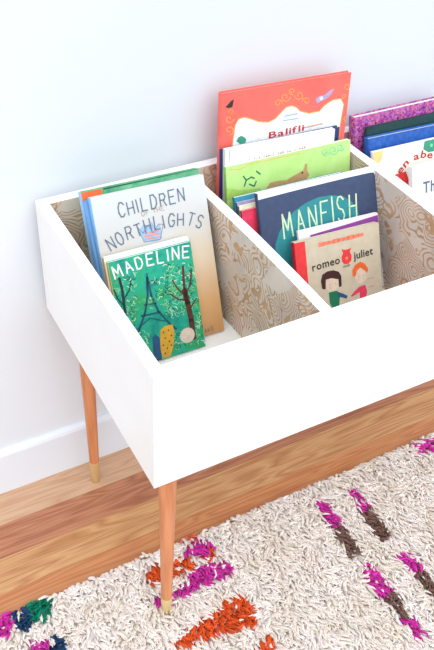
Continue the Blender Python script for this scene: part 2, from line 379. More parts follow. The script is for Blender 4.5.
ART=[
('north','t','ink_slate','CHILDREN',[(0.0444,0.2657),(0.108,0.268),(0.1805,0.2699)],0.0245,0.0024,'s',2,'title_lettering'),
('north','t','ink_brown','OF THE',[(0.0886,0.2582),(0.1367,0.2611)],0.009,0.0009,'s',2,'small_lettering'),
('north','t','ink_slate','NORTHLIGHTS',[(0.0186,0.2073),(0.0609,0.2221),(0.1012,0.2273),(0.1415,0.2289),(0.1735,0.2248),(0.2045,0.2103)],0.0235,0.0024,'s',2,'title_lettering_b'),
('north','p','pale_blue',[(0.0807,0.2346),(0.0923,0.2452),(0.0984,0.2345),(0.1063,0.246),(0.1119,0.2315),(0.1227,0.2368),(0.1224,0.2102),(0.1118,0.2068),(0.0865,0.2106)],0,'printed_boat'),
('north','l','ink_slate',[(0.0779,0.2409),(0.0865,0.2106),(0.1182,0.2092),(0.1285,0.2355)],0.0011,1,'printed_boat'),
('north','l','ink_slate',[(0.0779,0.2409),(0.0874,0.2275),(0.0993,0.2399),(0.1065,0.2233),(0.1188,0.2376),(0.1285,0.2355)],0.0011,1,'printed_boat'),
('north','l','coral',[(0.0882,0.215),(0.117,0.2143)],0.0022,1,'printed_boat'),
('north','l','coral',[(0.0892,0.2205),(0.1179,0.2198)],0.0022,1,'printed_boat'),
('north','l','coral',[(0.0901,0.2259),(0.1188,0.2253)],0.0022,1,'printed_boat'),
('north','t','ink_slate','AKE',[(0.1794,0.0055),(0.2003,0.0071)],0.008,0.001,'s',2,'author_lettering'),
('madel','t','white_ink','MADELINE',[(0.0039,0.1776),(0.0391,0.1845),(0.0789,0.1867),(0.119,0.1861),(0.1603,0.1815)],0.0225,0.0031,'s',2,'title_lettering'),
('madel','l','ink_teal',[(0.0685,0.1663),(0.0646,0.1323),(0.0542,0.1017),(0.0368,0.0709),(0.0145,0.0474)],0.0042,1,'printed_tower'),
('madel','l','ink_teal',[(0.0694,0.1661),(0.0713,0.1305),(0.0797,0.0965),(0.0957,0.0698),(0.1094,0.0516)],0.0042,1,'printed_tower'),
('madel','l','ink_teal',[(0.0546,0.1154),(0.0784,0.1128)],0.003,1,'printed_tower'),
('madel','l','ink_teal',[(0.0453,0.0963),(0.0832,0.0935)],0.004,1,'printed_tower'),
('madel','l','ink_teal',[(0.0333,0.0739),(0.0619,0.0876),(0.0901,0.0734)],0.002,1,'printed_tower'),
('madel','l','ink_teal',[(0.0701,0.1736),(0.0656,0.1418)],0.0022,1,'printed_tower'),
('madel','l','bark',[(0.1419,0.0233),(0.1424,0.0604),(0.1405,0.0955),(0.1375,0.1224)],0.011,2,'printed_tree'),
('madel','l','bark',[(0.1395,0.0958),(0.1381,0.1262),(0.1417,0.1686)],0.005,2,'printed_tree'),
('madel','l','bark',[(0.1379,0.1123),(0.1513,0.1306),(0.1575,0.1567)],0.003,2,'printed_tree'),
('madel','l','bark',[(0.1376,0.1104),(0.1242,0.13),(0.1168,0.1477)],0.003,2,'printed_tree'),
('madel','l','bark',[(0.1384,0.1021),(0.1228,0.1084),(0.1085,0.1223)],0.003,2,'printed_tree'),
('madel','l','bark',[(0.1414,0.0811),(0.1592,0.1004)],0.003,2,'printed_tree'),
('madel','l','bark_dark',[(0.0157,0.087),(0.0165,0.1242),(0.0181,0.1547),(0.0166,0.1781)],0.005,2,'printed_tree_b'),
('madel','l','bark_dark',[(0.0166,0.1358),(0.0312,0.1512),(0.0382,0.1685)],0.0025,2,'printed_tree_b'),
('madel','l','bark_dark',[(0.0165,0.1242),(0.0062,0.1425),(0.0033,0.1587)],0.0025,2,'printed_tree_b'),
('madel','p','coat_blue',[(0.0592,0.0481),(0.0663,0.0541),(0.0732,0.0459),(0.0712,-0.0029),(0.0551,0.0001)],3,'printed_coat'),
('madel','p','mustard',[(0.0774,0.0589),(0.0866,0.0643),(0.103,0.0636),(0.1048,0.0488),(0.098,0.02),(0.0887,0.002),(0.0742,0.0024),(0.0712,0.0219)],3,'printed_figure'),
('madel','p','bark_dark',[(0.0843,0.0533),(0.0842,0.0539),(0.0838,0.0544),(0.0833,0.0548),(0.0827,0.0549),(0.0821,0.0548),(0.0816,0.0544),(0.0812,0.0539),(0.0811,0.0533),(0.0812,0.0527),(0.0816,0.0522),(0.0821,0.0518),(0.0827,0.0517),(0.0833,0.0518),(0.0838,0.0522),(0.0842,0.0527)],4,'printed_figure'),
('madel','p','bark_dark',[(0.0948,0.0543),(0.0947,0.0549),(0.0943,0.0554),(0.0938,0.0558),(0.0932,0.0559),(0.0926,0.0558),(0.0921,0.0554),(0.0917,0.0549),(0.0916,0.0543),(0.0917,0.0537),(0.0921,0.0532),(0.0926,0.0528),(0.0932,0.0527),(0.0938,0.0528),(0.0943,0.0532),(0.0947,0.0537)],4,'printed_figure'),
('madel','p','bark_dark',[(0.0991,0.0428),(0.099,0.0434),(0.0986,0.0439),(0.0981,0.0443),(0.0975,0.0444),(0.0969,0.0443),(0.0964,0.0439),(0.096,0.0434),(0.0959,0.0428),(0.096,0.0422),(0.0964,0.0417),(0.0969,0.0413),(0.0975,0.0412),(0.0981,0.0413),(0.0986,0.0417),(0.099,0.0422)],4,'printed_figure'),
('madel','p','bark_dark',[(0.0863,0.0405),(0.0862,0.0411),(0.0858,0.0416),(0.0853,0.042),(0.0847,0.0421),(0.0841,0.042),(0.0836,0.0416),(0.0832,0.0411),(0.0831,0.0405),(0.0832,0.0399),(0.0836,0.0394),(0.0841,0.039),(0.0847,0.0389),(0.0853,0.039),(0.0858,0.0394),(0.0862,0.0399)],4,'printed_figure'),
('madel','p','bark_dark',[(0.0932,0.0322),(0.0931,0.0328),(0.0927,0.0333),(0.0922,0.0337),(0.0916,0.0338),(0.091,0.0337),(0.0905,0.0333),(0.0901,0.0328),(0.09,0.0322),(0.0901,0.0316),(0.0905,0.0311),(0.091,0.0307),(0.0916,0.0306),(0.0922,0.0307),(0.0927,0.0311),(0.0931,0.0316)],4,'printed_figure'),
('madel','p','bark_dark',[(0.08,0.028),(0.0799,0.0286),(0.0795,0.0291),(0.079,0.0295),(0.0784,0.0296),(0.0778,0.0295),(0.0773,0.0291),(0.0769,0.0286),(0.0768,0.028),(0.0769,0.0274),(0.0773,0.0269),(0.0778,0.0265),(0.0784,0.0264),(0.079,0.0265),(0.0795,0.0269),(0.0799,0.0274)],4,'printed_figure'),
('madel','p','bark_dark',[(0.087,0.0197),(0.0869,0.0203),(0.0865,0.0208),(0.086,0.0212),(0.0854,0.0213),(0.0848,0.0212),(0.0843,0.0208),(0.0839,0.0203),(0.0838,0.0197),(0.0839,0.0191),(0.0843,0.0186),(0.0848,0.0182),(0.0854,0.0181),(0.086,0.0182),(0.0865,0.0186),(0.0869,0.0191)],4,'printed_figure'),
('madel','p','bark_dark',[(0.0959,0.0232),(0.0958,0.0238),(0.0954,0.0243),(0.0949,0.0247),(0.0943,0.0248),(0.0937,0.0247),(0.0932,0.0243),(0.0928,0.0238),(0.0927,0.0232),(0.0928,0.0226),(0.0932,0.0221),(0.0937,0.0217),(0.0943,0.0216),(0.0949,0.0217),(0.0954,0.0221),(0.0958,0.0226)],4,'printed_figure'),
('madel','p','bark_dark',[(0.0814,0.011),(0.0813,0.0116),(0.0809,0.0121),(0.0804,0.0125),(0.0798,0.0126),(0.0792,0.0125),(0.0787,0.0121),(0.0783,0.0116),(0.0782,0.011),(0.0783,0.0104),(0.0787,0.0099),(0.0792,0.0095),(0.0798,0.0094),(0.0804,0.0095),(0.0809,0.0099),(0.0813,0.0104)],4,'printed_figure'),
('madel','p','seal_pink',[(0.1451,0.0332),(0.1439,0.0391),(0.1406,0.0442),(0.1355,0.0475),(0.1296,0.0487),(0.1237,0.0475),(0.1186,0.0442),(0.1153,0.0391),(0.1141,0.0332),(0.1153,0.0273),(0.1186,0.0222),(0.1237,0.0189),(0.1296,0.0177),(0.1355,0.0189),(0.1406,0.0222),(0.1439,0.0273)],4,'printed_seal'),
('madel','t','white_ink','LUDWIG BEMELMANS',[(0.0765,-0.0087),(0.1598,-0.0073)],0.0065,0.0008,'s',2,'author_lettering'),
('madel','l','leaf_light',[(0.1199,0.1647),(0.1162,0.1655),(0.1148,0.1691)],0.0014,1,'printed_leaves'),
('madel','l','leaf_light',[(0.1035,0.1267),(0.1014,0.1243),(0.098,0.1252)],0.0014,1,'printed_leaves'),
('madel','l','leaf_light',[(0.1117,0.1227),(0.1084,0.1238),(0.1076,0.1272)],0.0014,1,'printed_leaves'),
('madel','l','mint',[(0.1048,0.0872),(0.1074,0.0868),(0.1086,0.0844)],0.0014,1,'printed_leaves'),
('madel','l','ink_teal',[(0.1439,0.1547),(0.1475,0.1545),(0.1493,0.1513)],0.0014,1,'printed_leaves'),
('madel','l','mint',[(0.1464,0.0865),(0.1475,0.0827),(0.1447,0.0805)],0.0014,1,'printed_leaves'),
('madel','l','leaf_light',[(0.1313,0.123),(0.1329,0.1254),(0.136,0.1248)],0.0014,1,'printed_leaves'),
('madel','l','leaf_light',[(0.1472,0.0911),(0.1489,0.0855),(0.1448,0.082)],0.0014,1,'printed_leaves'),
('madel','l','leaf_dark',[(0.1493,0.116),(0.1507,0.1105),(0.1465,0.1074)],0.0014,1,'printed_leaves'),
('madel','l','leaf_light',[(0.1079,0.1372),(0.1092,0.1402),(0.1127,0.14)],0.0014,1,'printed_leaves'),
('madel','l','ink_teal',[(0.1128,0.096),(0.1105,0.0948),(0.1082,0.0964)],0.0014,1,'printed_leaves'),
('madel','l','leaf_light',[(0.1503,0.1212),(0.1547,0.1189),(0.1551,0.1142)],0.0014,1,'printed_leaves'),
('madel','l','ink_teal',[(0.1566,0.1452),(0.153,0.1471),(0.1527,0.1509)],0.0014,1,'printed_leaves'),
('madel','l','ink_teal',[(0.1247,0.1602),(0.1284,0.161),(0.1312,0.158)],0.0014,1,'printed_leaves'),
('madel','l','leaf_light',[(0.1244,0.0828),(0.1219,0.0818),(0.1195,0.0837)],0.0014,1,'printed_leaves'),
('madel','l','leaf_light',[(0.1159,0.1162),(0.1105,0.1163),(0.1077,0.1211)],0.0014,1,'printed_leaves'),
('madel','l','mint',[(0.1251,0.1725),(0.1217,0.1716),(0.119,0.1744)],0.0014,1,'printed_leaves'),
('madel','l','leaf_light',[(0.1294,0.0741),(0.1279,0.0764),(0.129,0.0785)],0.0014,1,'printed_leaves'),
('madel','l','leaf_light',[(0.1378,0.1353),(0.1435,0.1352),(0.1467,0.1302)],0.0014,1,'printed_leaves'),
('madel','l','mint_ink',[(0.1219,0.1554),(0.1179,0.1558),(0.1161,0.1594)],0.0014,1,'printed_leaves'),
('madel','l','mint_ink',[(0.1328,0.1555),(0.1321,0.1599),(0.1357,0.162)],0.0014,1,'printed_leaves'),
('madel','l','leaf_light',[(0.1026,0.0991),(0.1004,0.1024),(0.1022,0.1054)],0.0014,1,'printed_leaves'),
('madel','l','leaf_light',[(0.1305,0.1509),(0.125,0.1507),(0.1218,0.1555)],0.0014,1,'printed_leaves'),
('madel','l','leaf_light',[(0.1102,0.16),(0.1055,0.1608),(0.1037,0.1653)],0.0014,1,'printed_leaves'),
('madel','l','leaf_dark',[(0.1298,0.1151),(0.1269,0.1134),(0.1237,0.1153)],0.0014,1,'printed_leaves'),
('madel','l','leaf_light',[(0.1075,0.0745),(0.1032,0.0769),(0.1028,0.0816)],0.0014,1,'printed_leaves'),
('madel','l','leaf_light',[(0.1114,0.1374),(0.1119,0.1399),(0.1145,0.1403)],0.0014,1,'printed_leaves'),
('madel','l','leaf_light',[(0.135,0.1277),(0.1319,0.129),(0.1314,0.1322)],0.0014,1,'printed_leaves'),
('madel','l','mint',[(0.117,0.1513),(0.1143,0.1534),(0.1147,0.1564)],0.0014,1,'printed_leaves'),
('madel','l','leaf_dark',[(0.11,0.1776),(0.1149,0.1794),(0.1193,0.1757)],0.0014,1,'printed_leaves'),
('madel','l','ink_teal',[(0.1159,0.0909),(0.1186,0.0868),(0.1164,0.0829)],0.0014,1,'printed_leaves'),
('madel','l','leaf_dark',[(0.1075,0.1436),(0.1064,0.1401),(0.1026,0.1397)],0.0014,1,'printed_leaves'),
('madel','l','ink_teal',[(0.138,0.0807),(0.1417,0.0798),(0.143,0.0762)],0.0014,1,'printed_leaves'),
('madel','l','mint',[(0.1187,0.1386),(0.1204,0.1357),(0.1187,0.1332)],0.0014,1,'printed_leaves'),
('madel','l','mint',[(0.1219,0.1408),(0.1227,0.1367),(0.1194,0.1346)],0.0014,1,'printed_leaves'),
('madel','l','leaf_light',[(0.1491,0.1032),(0.149,0.1006),(0.1465,0.0998)],0.0014,1,'printed_leaves'),
('madel','l','ink_teal',[(0.147,0.1474),(0.1477,0.1421),(0.1432,0.1397)],0.0014,1,'printed_leaves'),
('madel','l','leaf_light',[(0.136,0.1177),(0.1348,0.1131),(0.1299,0.1126)],0.0014,1,'printed_leaves'),
('madel','l','mint',[(0.1435,0.1524),(0.1465,0.1526),(0.1484,0.15)],0.0014,1,'printed_leaves'),
('madel','l','leaf_dark',[(0.1048,0.1026),(0.1051,0.0975),(0.1007,0.0955)],0.0014,1,'printed_leaves'),
('madel','l','leaf_dark',[(0.0934,0.0896),(0.0963,0.0897),(0.0982,0.0871)],0.0014,1,'printed_leaves'),
('madel','l','leaf_light',[(0.1441,0.1229),(0.1408,0.1206),(0.1368,0.1227)],0.0014,1,'printed_leaves'),
('madel','l','leaf_light',[(0.1409,0.1572),(0.1377,0.1604),(0.1389,0.1644)],0.0014,1,'printed_leaves'),
('madel','l','mint',[(0.1135,0.1746),(0.1129,0.1694),(0.1079,0.1681)],0.0014,1,'printed_leaves'),
('madel','l','mint_ink',[(0.1354,0.0895),(0.1377,0.0908),(0.1402,0.0891)],0.0014,1,'printed_leaves'),
('madel','l','mint_ink',[(0.1034,0.0858),(0.1062,0.0829),(0.1051,0.0794)],0.0014,1,'printed_leaves'),
('madel','l','leaf_dark',[(0.1147,0.1707),(0.1148,0.1663),(0.1108,0.1647)],0.0014,1,'printed_leaves'),
('madel','l','ink_teal',[(0.1481,0.1266),(0.1498,0.131),(0.1547,0.131)],0.0014,1,'printed_leaves'),
('madel','l','mint_ink',[(0.1522,0.1527),(0.1534,0.1493),(0.1509,0.1471)],0.0014,1,'printed_leaves'),
('madel','l','ink_teal',[(0.1064,0.1218),(0.1027,0.1228),(0.1016,0.1264)],0.0014,1,'printed_leaves'),
('madel','l','leaf_light',[(0.1045,0.1328),(0.1075,0.1345),(0.1107,0.1324)],0.0014,1,'printed_leaves'),
('madel','l','mint_ink',[(0.1411,0.1731),(0.144,0.1746),(0.1471,0.1726)],0.0014,1,'printed_leaves'),
('madel','l','mint_ink',[(0.1348,0.1132),(0.138,0.1156),(0.142,0.1136)],0.0014,1,'printed_leaves'),
('madel','l','ink_teal',[(0.1507,0.1341),(0.1478,0.1304),(0.1427,0.1317)],0.0014,1,'printed_leaves'),
('madel','l','mint_ink',[(0.1026,0.1786),(0.1071,0.1811),(0.1119,0.178)],0.0014,1,'printed_leaves'),
('madel','l','mint_ink',[(0.1337,0.1165),(0.1376,0.1202),(0.1431,0.118)],0.0014,1,'printed_leaves'),
('madel','l','mint',[(0.1331,0.1324),(0.1351,0.13),(0.134,0.1274)],0.0014,1,'printed_leaves'),
('madel','l','ink_teal',[(0.1506,0.1377),(0.1545,0.1381),(0.1571,0.1348)],0.0014,1,'printed_leaves'),
('madel','l','leaf_dark',[(0.1424,0.1505),(0.1418,0.1559),(0.1464,0.1583)],0.0014,1,'printed_leaves'),
('madel','l','ink_teal',[(0.1422,0.1004),(0.1371,0.099),(0.1329,0.1031)],0.0014,1,'printed_leaves'),
('madel','l','mint',[(0.1505,0.148),(0.1487,0.1525),(0.1517,0.1556)],0.0014,1,'printed_leaves'),
('madel','l','leaf_light',[(0.1445,0.1138),(0.1477,0.1106),(0.1466,0.1066)],0.0014,1,'printed_leaves'),
('madel','l','leaf_dark',[(0.1385,0.0854),(0.1328,0.0869),(0.1308,0.0925)],0.0014,1,'printed_leaves'),
('madel','l','leaf_light',[(0.1529,0.0988),(0.1474,0.0973),(0.1429,0.1017)],0.0014,1,'printed_leaves'),
('madel','l','ink_teal',[(0.1092,0.1271),(0.1045,0.1303),(0.1048,0.1356)],0.0014,1,'printed_leaves'),
('madel','l','mint_ink',[(0.1058,0.0888),(0.1096,0.0892),(0.1121,0.086)],0.0014,1,'printed_leaves'),
('madel','l','ink_teal',[(0.1372,0.1394),(0.136,0.1425),(0.1381,0.1446)],0.0014,1,'printed_leaves'),
('madel','l','mint',[(0.123,0.1315),(0.1265,0.1348),(0.1315,0.1329)],0.0014,1,'printed_leaves'),
('madel','l','leaf_dark',[(0.1165,0.135),(0.1141,0.1359),(0.1136,0.1384)],0.0014,1,'printed_leaves'),
('madel','l','mint_ink',[(0.1179,0.1185),(0.1184,0.1236),(0.1233,0.1249)],0.0014,1,'printed_leaves'),
('madel','l','ink_teal',[(0.14,0.1576),(0.1386,0.1554),(0.1358,0.1559)],0.0014,1,'printed_leaves'),
('madel','l','mint',[(0.1483,0.1068),(0.1448,0.1062),(0.1423,0.1091)],0.0014,1,'printed_leaves'),
('madel','l','leaf_light',[(0.1197,0.1151),(0.1237,0.1155),(0.1263,0.112)],0.0014,1,'printed_leaves'),
('madel','l','leaf_light',[(0.115,0.1563),(0.1138,0.1533),(0.1103,0.1534)],0.0014,1,'printed_leaves'),
('madel','l','leaf_dark',[(0.1186,0.1233),(0.1227,0.1208),(0.1227,0.1162)],0.0014,1,'printed_leaves'),
('madel','l','leaf_light',[(0.115,0.1243),(0.1121,0.1239),(0.1101,0.1264)],0.0014,1,'printed_leaves'),
('madel','l','ink_teal',[(0.158,0.1622),(0.1583,0.1589),(0.1553,0.1575)],0.0014,1,'printed_leaves'),
('madel','l','ink_teal',[(0.1085,0.0944),(0.1126,0.0912),(0.112,0.0865)],0.0014,1,'printed_leaves'),
('madel','l','mint',[(0.1307,0.1599),(0.1262,0.1588),(0.1226,0.1624)],0.0014,1,'printed_leaves'),
('madel','l','leaf_light',[(0.1278,0.1018),(0.1307,0.1047),(0.135,0.1031)],0.0014,1,'printed_leaves'),
('madel','l','leaf_light',[(0.1109,0.1475),(0.1106,0.1516),(0.1142,0.1533)],0.0014,1,'printed_leaves'),
('madel','l','mint_ink',[(0.1478,0.1481),(0.1515,0.1467),(0.1522,0.1429)],0.0014,1,'printed_leaves'),
('madel','l','ink_teal',[(0.1221,0.1376),(0.1191,0.1355),(0.1155,0.1374)],0.0014,1,'printed_leaves'),
('madel','l','leaf_dark',[(0.0946,0.084),(0.0916,0.0847),(0.0906,0.0877)],0.0014,1,'printed_leaves'),
('madel','l','ink_teal',[(0.1423,0.1481),(0.1446,0.1515),(0.149,0.1506)],0.0014,1,'printed_leaves'),
('madel','l','ink_teal',[(0.1211,0.0906),(0.1245,0.0879),(0.1241,0.084)],0.0014,1,'printed_leaves'),
('madel','l','leaf_dark',[(0.1533,0.135),(0.1552,0.1299),(0.1515,0.1265)],0.0014,1,'printed_leaves'),
('madel','l','ink_teal',[(0.1061,0.1294),(0.105,0.1348),(0.1094,0.1376)],0.0014,1,'printed_leaves'),
('madel','l','leaf_light',[(0.1468,0.1331),(0.1489,0.1284),(0.1457,0.125)],0.0014,1,'printed_leaves'),
('madel','l','mint_ink',[(0.1049,0.0899),(0.1027,0.0943),(0.1053,0.0978)],0.0014,1,'printed_leaves'),
('madel','l','mint',[(0.1389,0.1418),(0.1388,0.1366),(0.134,0.1349)],0.0014,1,'printed_leaves'),
('madel','l','leaf_dark',[(0.1396,0.1082),(0.1444,0.1086),(0.1476,0.1045)],0.0014,1,'printed_leaves'),
('madel','l','leaf_light',[(0.1186,0.0752),(0.1131,0.0773),(0.1118,0.0829)],0.0014,1,'printed_leaves'),
('madel','l','leaf_light',[(0.1241,0.117),(0.1206,0.1203),(0.1216,0.1245)],0.0014,1,'printed_leaves'),
('madel','l','mint',[(0.1395,0.1355),(0.135,0.136),(0.1329,0.1402)],0.0014,1,'printed_leaves'),
('madel','l','leaf_light',[(0.0932,0.0852),(0.0968,0.0885),(0.1018,0.0863)],0.0014,1,'printed_leaves'),
('madel','l','ink_teal',[(0.1113,0.1584),(0.1099,0.1555),(0.1065,0.1557)],0.0014,1,'printed_leaves'),
('madel','l','leaf_light',[(0.1581,0.1629),(0.1537,0.1655),(0.1537,0.1702)],0.0014,1,'printed_leaves'),
('madel','l','mint_ink',[(0.1396,0.0911),(0.1367,0.0959),(0.1394,0.1)],0.0014,1,'printed_leaves'),
('madel','l','leaf_light',[(0.131,0.1341),(0.1329,0.1362),(0.1359,0.1353)],0.0014,1,'printed_leaves'),
('madel','l','leaf_light',[(0.1321,0.0891),(0.1355,0.0876),(0.136,0.084)],0.0014,1,'printed_leaves'),
('madel','l','mint_ink',[(0.14,0.1279),(0.1377,0.1261),(0.1348,0.1274)],0.0014,1,'printed_leaves'),
('madel','l','ink_teal',[(0.147,0.1404),(0.1476,0.1452),(0.1524,0.1463)],0.0014,1,'printed_leaves'),
('madel','l','mint',[(0.1496,0.1239),(0.145,0.1266),(0.1449,0.1315)],0.0014,1,'printed_leaves'),
('madel','l','ink_teal',[(0.1323,0.1688),(0.1303,0.1717),(0.1319,0.1744)],0.0014,1,'printed_leaves'),
('madel','l','leaf_light',[(0.1052,0.1047),(0.1035,0.1026),(0.1008,0.1034)],0.0014,1,'printed_leaves'),
('madel','l','leaf_light',[(0.1276,0.0988),(0.1233,0.103),(0.1248,0.1082)],0.0014,1,'printed_leaves'),
('madel','l','mint_ink',[(0.1439,0.1184),(0.1431,0.1212),(0.1452,0.123)],0.0014,1,'printed_leaves'),
('madel','l','leaf_light',[(0.1312,0.1548),(0.1333,0.1565),(0.136,0.1552)],0.0014,1,'printed_leaves'),
('madel','l','ink_teal',[(0.0953,0.0864),(0.0984,0.0875),(0.1012,0.085)],0.0014,1,'printed_leaves'),
('madel','l','ink_teal',[(0.1081,0.1051),(0.1052,0.1018),(0.1006,0.1032)],0.0014,1,'printed_leaves'),
('madel','l','mint',[(0.1327,0.1015),(0.1378,0.0996),(0.139,0.0945)],0.0014,1,'printed_leaves'),
('madel','l','leaf_dark',[(0.108,0.1487),(0.106,0.146),(0.1025,0.1469)],0.0014,1,'printed_leaves'),
('madel','l','leaf_light',[(0.1362,0.0748),(0.1385,0.0724),(0.1377,0.0695)],0.0014,1,'printed_leaves'),
('madel','l','leaf_light',[(0.1468,0.0731),(0.1441,0.0694),(0.1392,0.0705)],0.0014,1,'printed_leaves'),
('madel','l','mint_ink',[(0.1364,0.1518),(0.1419,0.1501),(0.1434,0.1447)],0.0014,1,'printed_leaves'),
('madel','l','leaf_dark',[(0.1073,0.1608),(0.1089,0.1631),(0.1118,0.1625)],0.0014,1,'printed_leaves'),
('madel','l','leaf_light',[(0.1247,0.1419),(0.1252,0.1457),(0.1288,0.1466)],0.0014,1,'printed_leaves'),
('madel','l','leaf_light',[(0.1463,0.1648),(0.1436,0.1665),(0.1437,0.1694)],0.0014,1,'printed_leaves'),
('madel','l','mint_ink',[(0.111,0.0965),(0.1165,0.0945),(0.1178,0.0888)],0.0014,1,'printed_leaves'),
('madel','l','mint',[(0.1163,0.1015),(0.111,0.104),(0.1102,0.1096)],0.0014,1,'printed_leaves'),
('madel','l','mint',[(0.1104,0.1245),(0.1078,0.1245),(0.1064,0.1268)],0.0014,1,'printed_leaves'),
('madel','l','leaf_light',[(0.1333,0.0994),(0.1369,0.1033),(0.1425,0.1014)],0.0014,1,'printed_leaves'),
('madel','l','mint_ink',[(0.1461,0.0843),(0.1409,0.0858),(0.1393,0.091)],0.0014,1,'printed_leaves'),
('madel','l','mint_ink',[(0.1335,0.1411),(0.1359,0.14),(0.1361,0.1375)],0.0014,1,'printed_leaves'),
('madel','l','leaf_light',[(0.0924,0.1031),(0.0934,0.1077),(0.0981,0.1085)],0.0014,1,'printed_leaves'),
('madel','l','leaf_light',[(0.1173,0.1166),(0.1148,0.1159),(0.1128,0.1179)],0.0014,1,'printed_leaves'),
('madel','l','leaf_dark',[(0.1477,0.1188),(0.1509,0.1189),(0.1527,0.1161)],0.0014,1,'printed_leaves'),
('madel','l','leaf_light',[(0.1209,0.173),(0.1207,0.1775),(0.1248,0.1792)],0.0014,1,'printed_leaves'),
('madel','l','mint',[(0.1474,0.1547),(0.1449,0.1557),(0.1444,0.1583)],0.0014,1,'printed_leaves'),
('madel','l','ink_teal',[(0.1047,0.1035),(0.1043,0.1078),(0.1079,0.1097)],0.0014,1,'printed_leaves'),
('madel','l','mint',[(0.1189,0.1103),(0.117,0.1067),(0.1127,0.1071)],0.0014,1,'printed_leaves'),
('madel','l','mint',[(0.1121,0.1473),(0.1156,0.1492),(0.1194,0.1467)],0.0014,1,'printed_leaves'),
('madel','l','leaf_light',[(0.1259,0.0923),(0.1275,0.0882),(0.1247,0.0855)],0.0014,1,'printed_leaves'),
('madel','l','ink_teal',[(0.1467,0.1056),(0.1408,0.1065),(0.1383,0.112)],0.0014,1,'printed_leaves'),
('madel','l','leaf_light',[(0.0987,0.0946),(0.0976,0.0988),(0.1008,0.1013)],0.0014,1,'printed_leaves'),
('madel','l','leaf_light',[(0.1458,0.1627),(0.1405,0.1636),(0.1384,0.1686)],0.0014,1,'printed_leaves'),
('madel','l','leaf_light',[(0.1235,0.1743),(0.124,0.1703),(0.1207,0.1684)],0.0014,1,'printed_leaves'),
('madel','l','leaf_light',[(0.1295,0.1016),(0.1327,0.0984),(0.1316,0.0944)],0.0014,1,'printed_leaves'),
('madel','l','leaf_dark',[(0.1527,0.1402),(0.1501,0.1376),(0.1463,0.139)],0.0014,1,'printed_leaves'),
('madel','l','ink_teal',[(0.1248,0.0789),(0.1213,0.0808),(0.121,0.0845)],0.0014,1,'printed_leaves'),
('madel','l','ink_teal',[(0.1034,0.1342),(0.1,0.1389),(0.1024,0.1435)],0.0014,1,'printed_leaves'),
('madel','l','leaf_light',[(0.147,0.088),(0.1464,0.0849),(0.1433,0.0844)],0.0014,1,'printed_leaves'),
('madel','l','leaf_dark',[(0.158,0.165),(0.1566,0.1672),(0.1578,0.1692)],0.0014,1,'printed_leaves'),
('madel','l','leaf_light',[(0.1311,0.1653),(0.1298,0.1694),(0.1328,0.1719)],0.0014,1,'printed_leaves'),
('madel','l','leaf_light',[(0.1312,0.1268),(0.1353,0.125),(0.136,0.1207)],0.0014,1,'printed_leaves'),
('madel','l','leaf_dark',[(0.1047,0.0843),(0.1021,0.0798),(0.0967,0.0806)],0.0014,1,'printed_leaves'),
('madel','l','leaf_light',[(0.1166,0.1462),(0.1198,0.1469),(0.1223,0.1443)],0.0014,1,'printed_leaves'),
('madel','l','leaf_light',[(0.132,0.111),(0.1289,0.108),(0.1245,0.1097)],0.0014,1,'printed_leaves'),
('madel','l','mint',[(0.1369,0.1143),(0.1349,0.1179),(0.137,0.1209)],0.0014,1,'printed_leaves'),
('madel','l','leaf_dark',[(0.1514,0.1535),(0.153,0.1567),(0.1567,0.1564)],0.0014,1,'printed_leaves'),
('madel','l','leaf_light',[(0.1109,0.0823),(0.1164,0.0837),(0.1207,0.0792)],0.0014,1,'printed_leaves'),
('madel','l','ink_teal',[(0.1316,0.1175),(0.1303,0.1149),(0.1271,0.1151)],0.0014,1,'printed_leaves'),
('madel','l','leaf_light',[(0.1323,0.1152),(0.1307,0.1109),(0.1258,0.1109)],0.0014,1,'printed_leaves'),
('madel','l','leaf_light',[(0.1166,0.1439),(0.1151,0.1471),(0.1172,0.1496)],0.0014,1,'printed_leaves'),
('madel','l','leaf_light',[(0.1278,0.1154),(0.1284,0.112),(0.1257,0.1103)],0.0014,1,'printed_leaves'),
('madel','l','leaf_light',[(0.1072,0.0886),(0.1053,0.0936),(0.1087,0.097)],0.0014,1,'printed_leaves'),
('madel','l','leaf_light',[(0.1206,0.1671),(0.1161,0.1642),(0.1109,0.1671)],0.0014,1,'printed_leaves'),
('madel','l','leaf_light',[(0.0937,0.0932),(0.0989,0.091),(0.0999,0.0856)],0.0014,1,'printed_leaves'),
('madel','l','leaf_light',[(0.1107,0.1523),(0.1109,0.1578),(0.116,0.1596)],0.0014,1,'printed_leaves'),
('madel','l','mint',[(0.1214,0.0802),(0.1242,0.0827),(0.128,0.0811)],0.0014,1,'printed_leaves'),
('madel','l','leaf_light',[(0.1495,0.1607),(0.1476,0.159),(0.145,0.1599)],0.0014,1,'printed_leaves'),
('madel','l','mint',[(0.1225,0.1025),(0.1203,0.0991),(0.1159,0.0999)],0.0014,1,'printed_leaves'),
('madel','l','leaf_light',[(0.1179,0.086),(0.1172,0.0889),(0.1194,0.0906)],0.0014,1,'printed_leaves'),
('madel','l','mint_ink',[(0.1417,0.1152),(0.1404,0.1115),(0.1363,0.1113)],0.0014,1,'printed_leaves'),
('madel','l','leaf_dark',[(0.1319,0.1649),(0.133,0.1675),(0.136,0.1674)],0.0014,1,'printed_leaves'),
('madel','l','mint_ink',[(0.1202,0.173),(0.1168,0.1731),(0.115,0.1761)],0.0014,1,'printed_leaves'),
('madel','l','mint_ink',[(0.12,0.1397),(0.1206,0.145),(0.1258,0.1463)],0.0014,1,'printed_leaves'),
('madel','l','leaf_light',[(0.1315,0.0853),(0.1309,0.0816),(0.1272,0.0809)],0.0014,1,'printed_leaves'),
('madel','l','leaf_light',[(0.1399,0.1384),(0.1425,0.1408),(0.1462,0.1393)],0.0014,1,'printed_leaves'),
('madel','l','leaf_dark',[(0.0322,0.1378),(0.0324,0.1331),(0.0283,0.1312)],0.0014,1,'printed_leaves'),
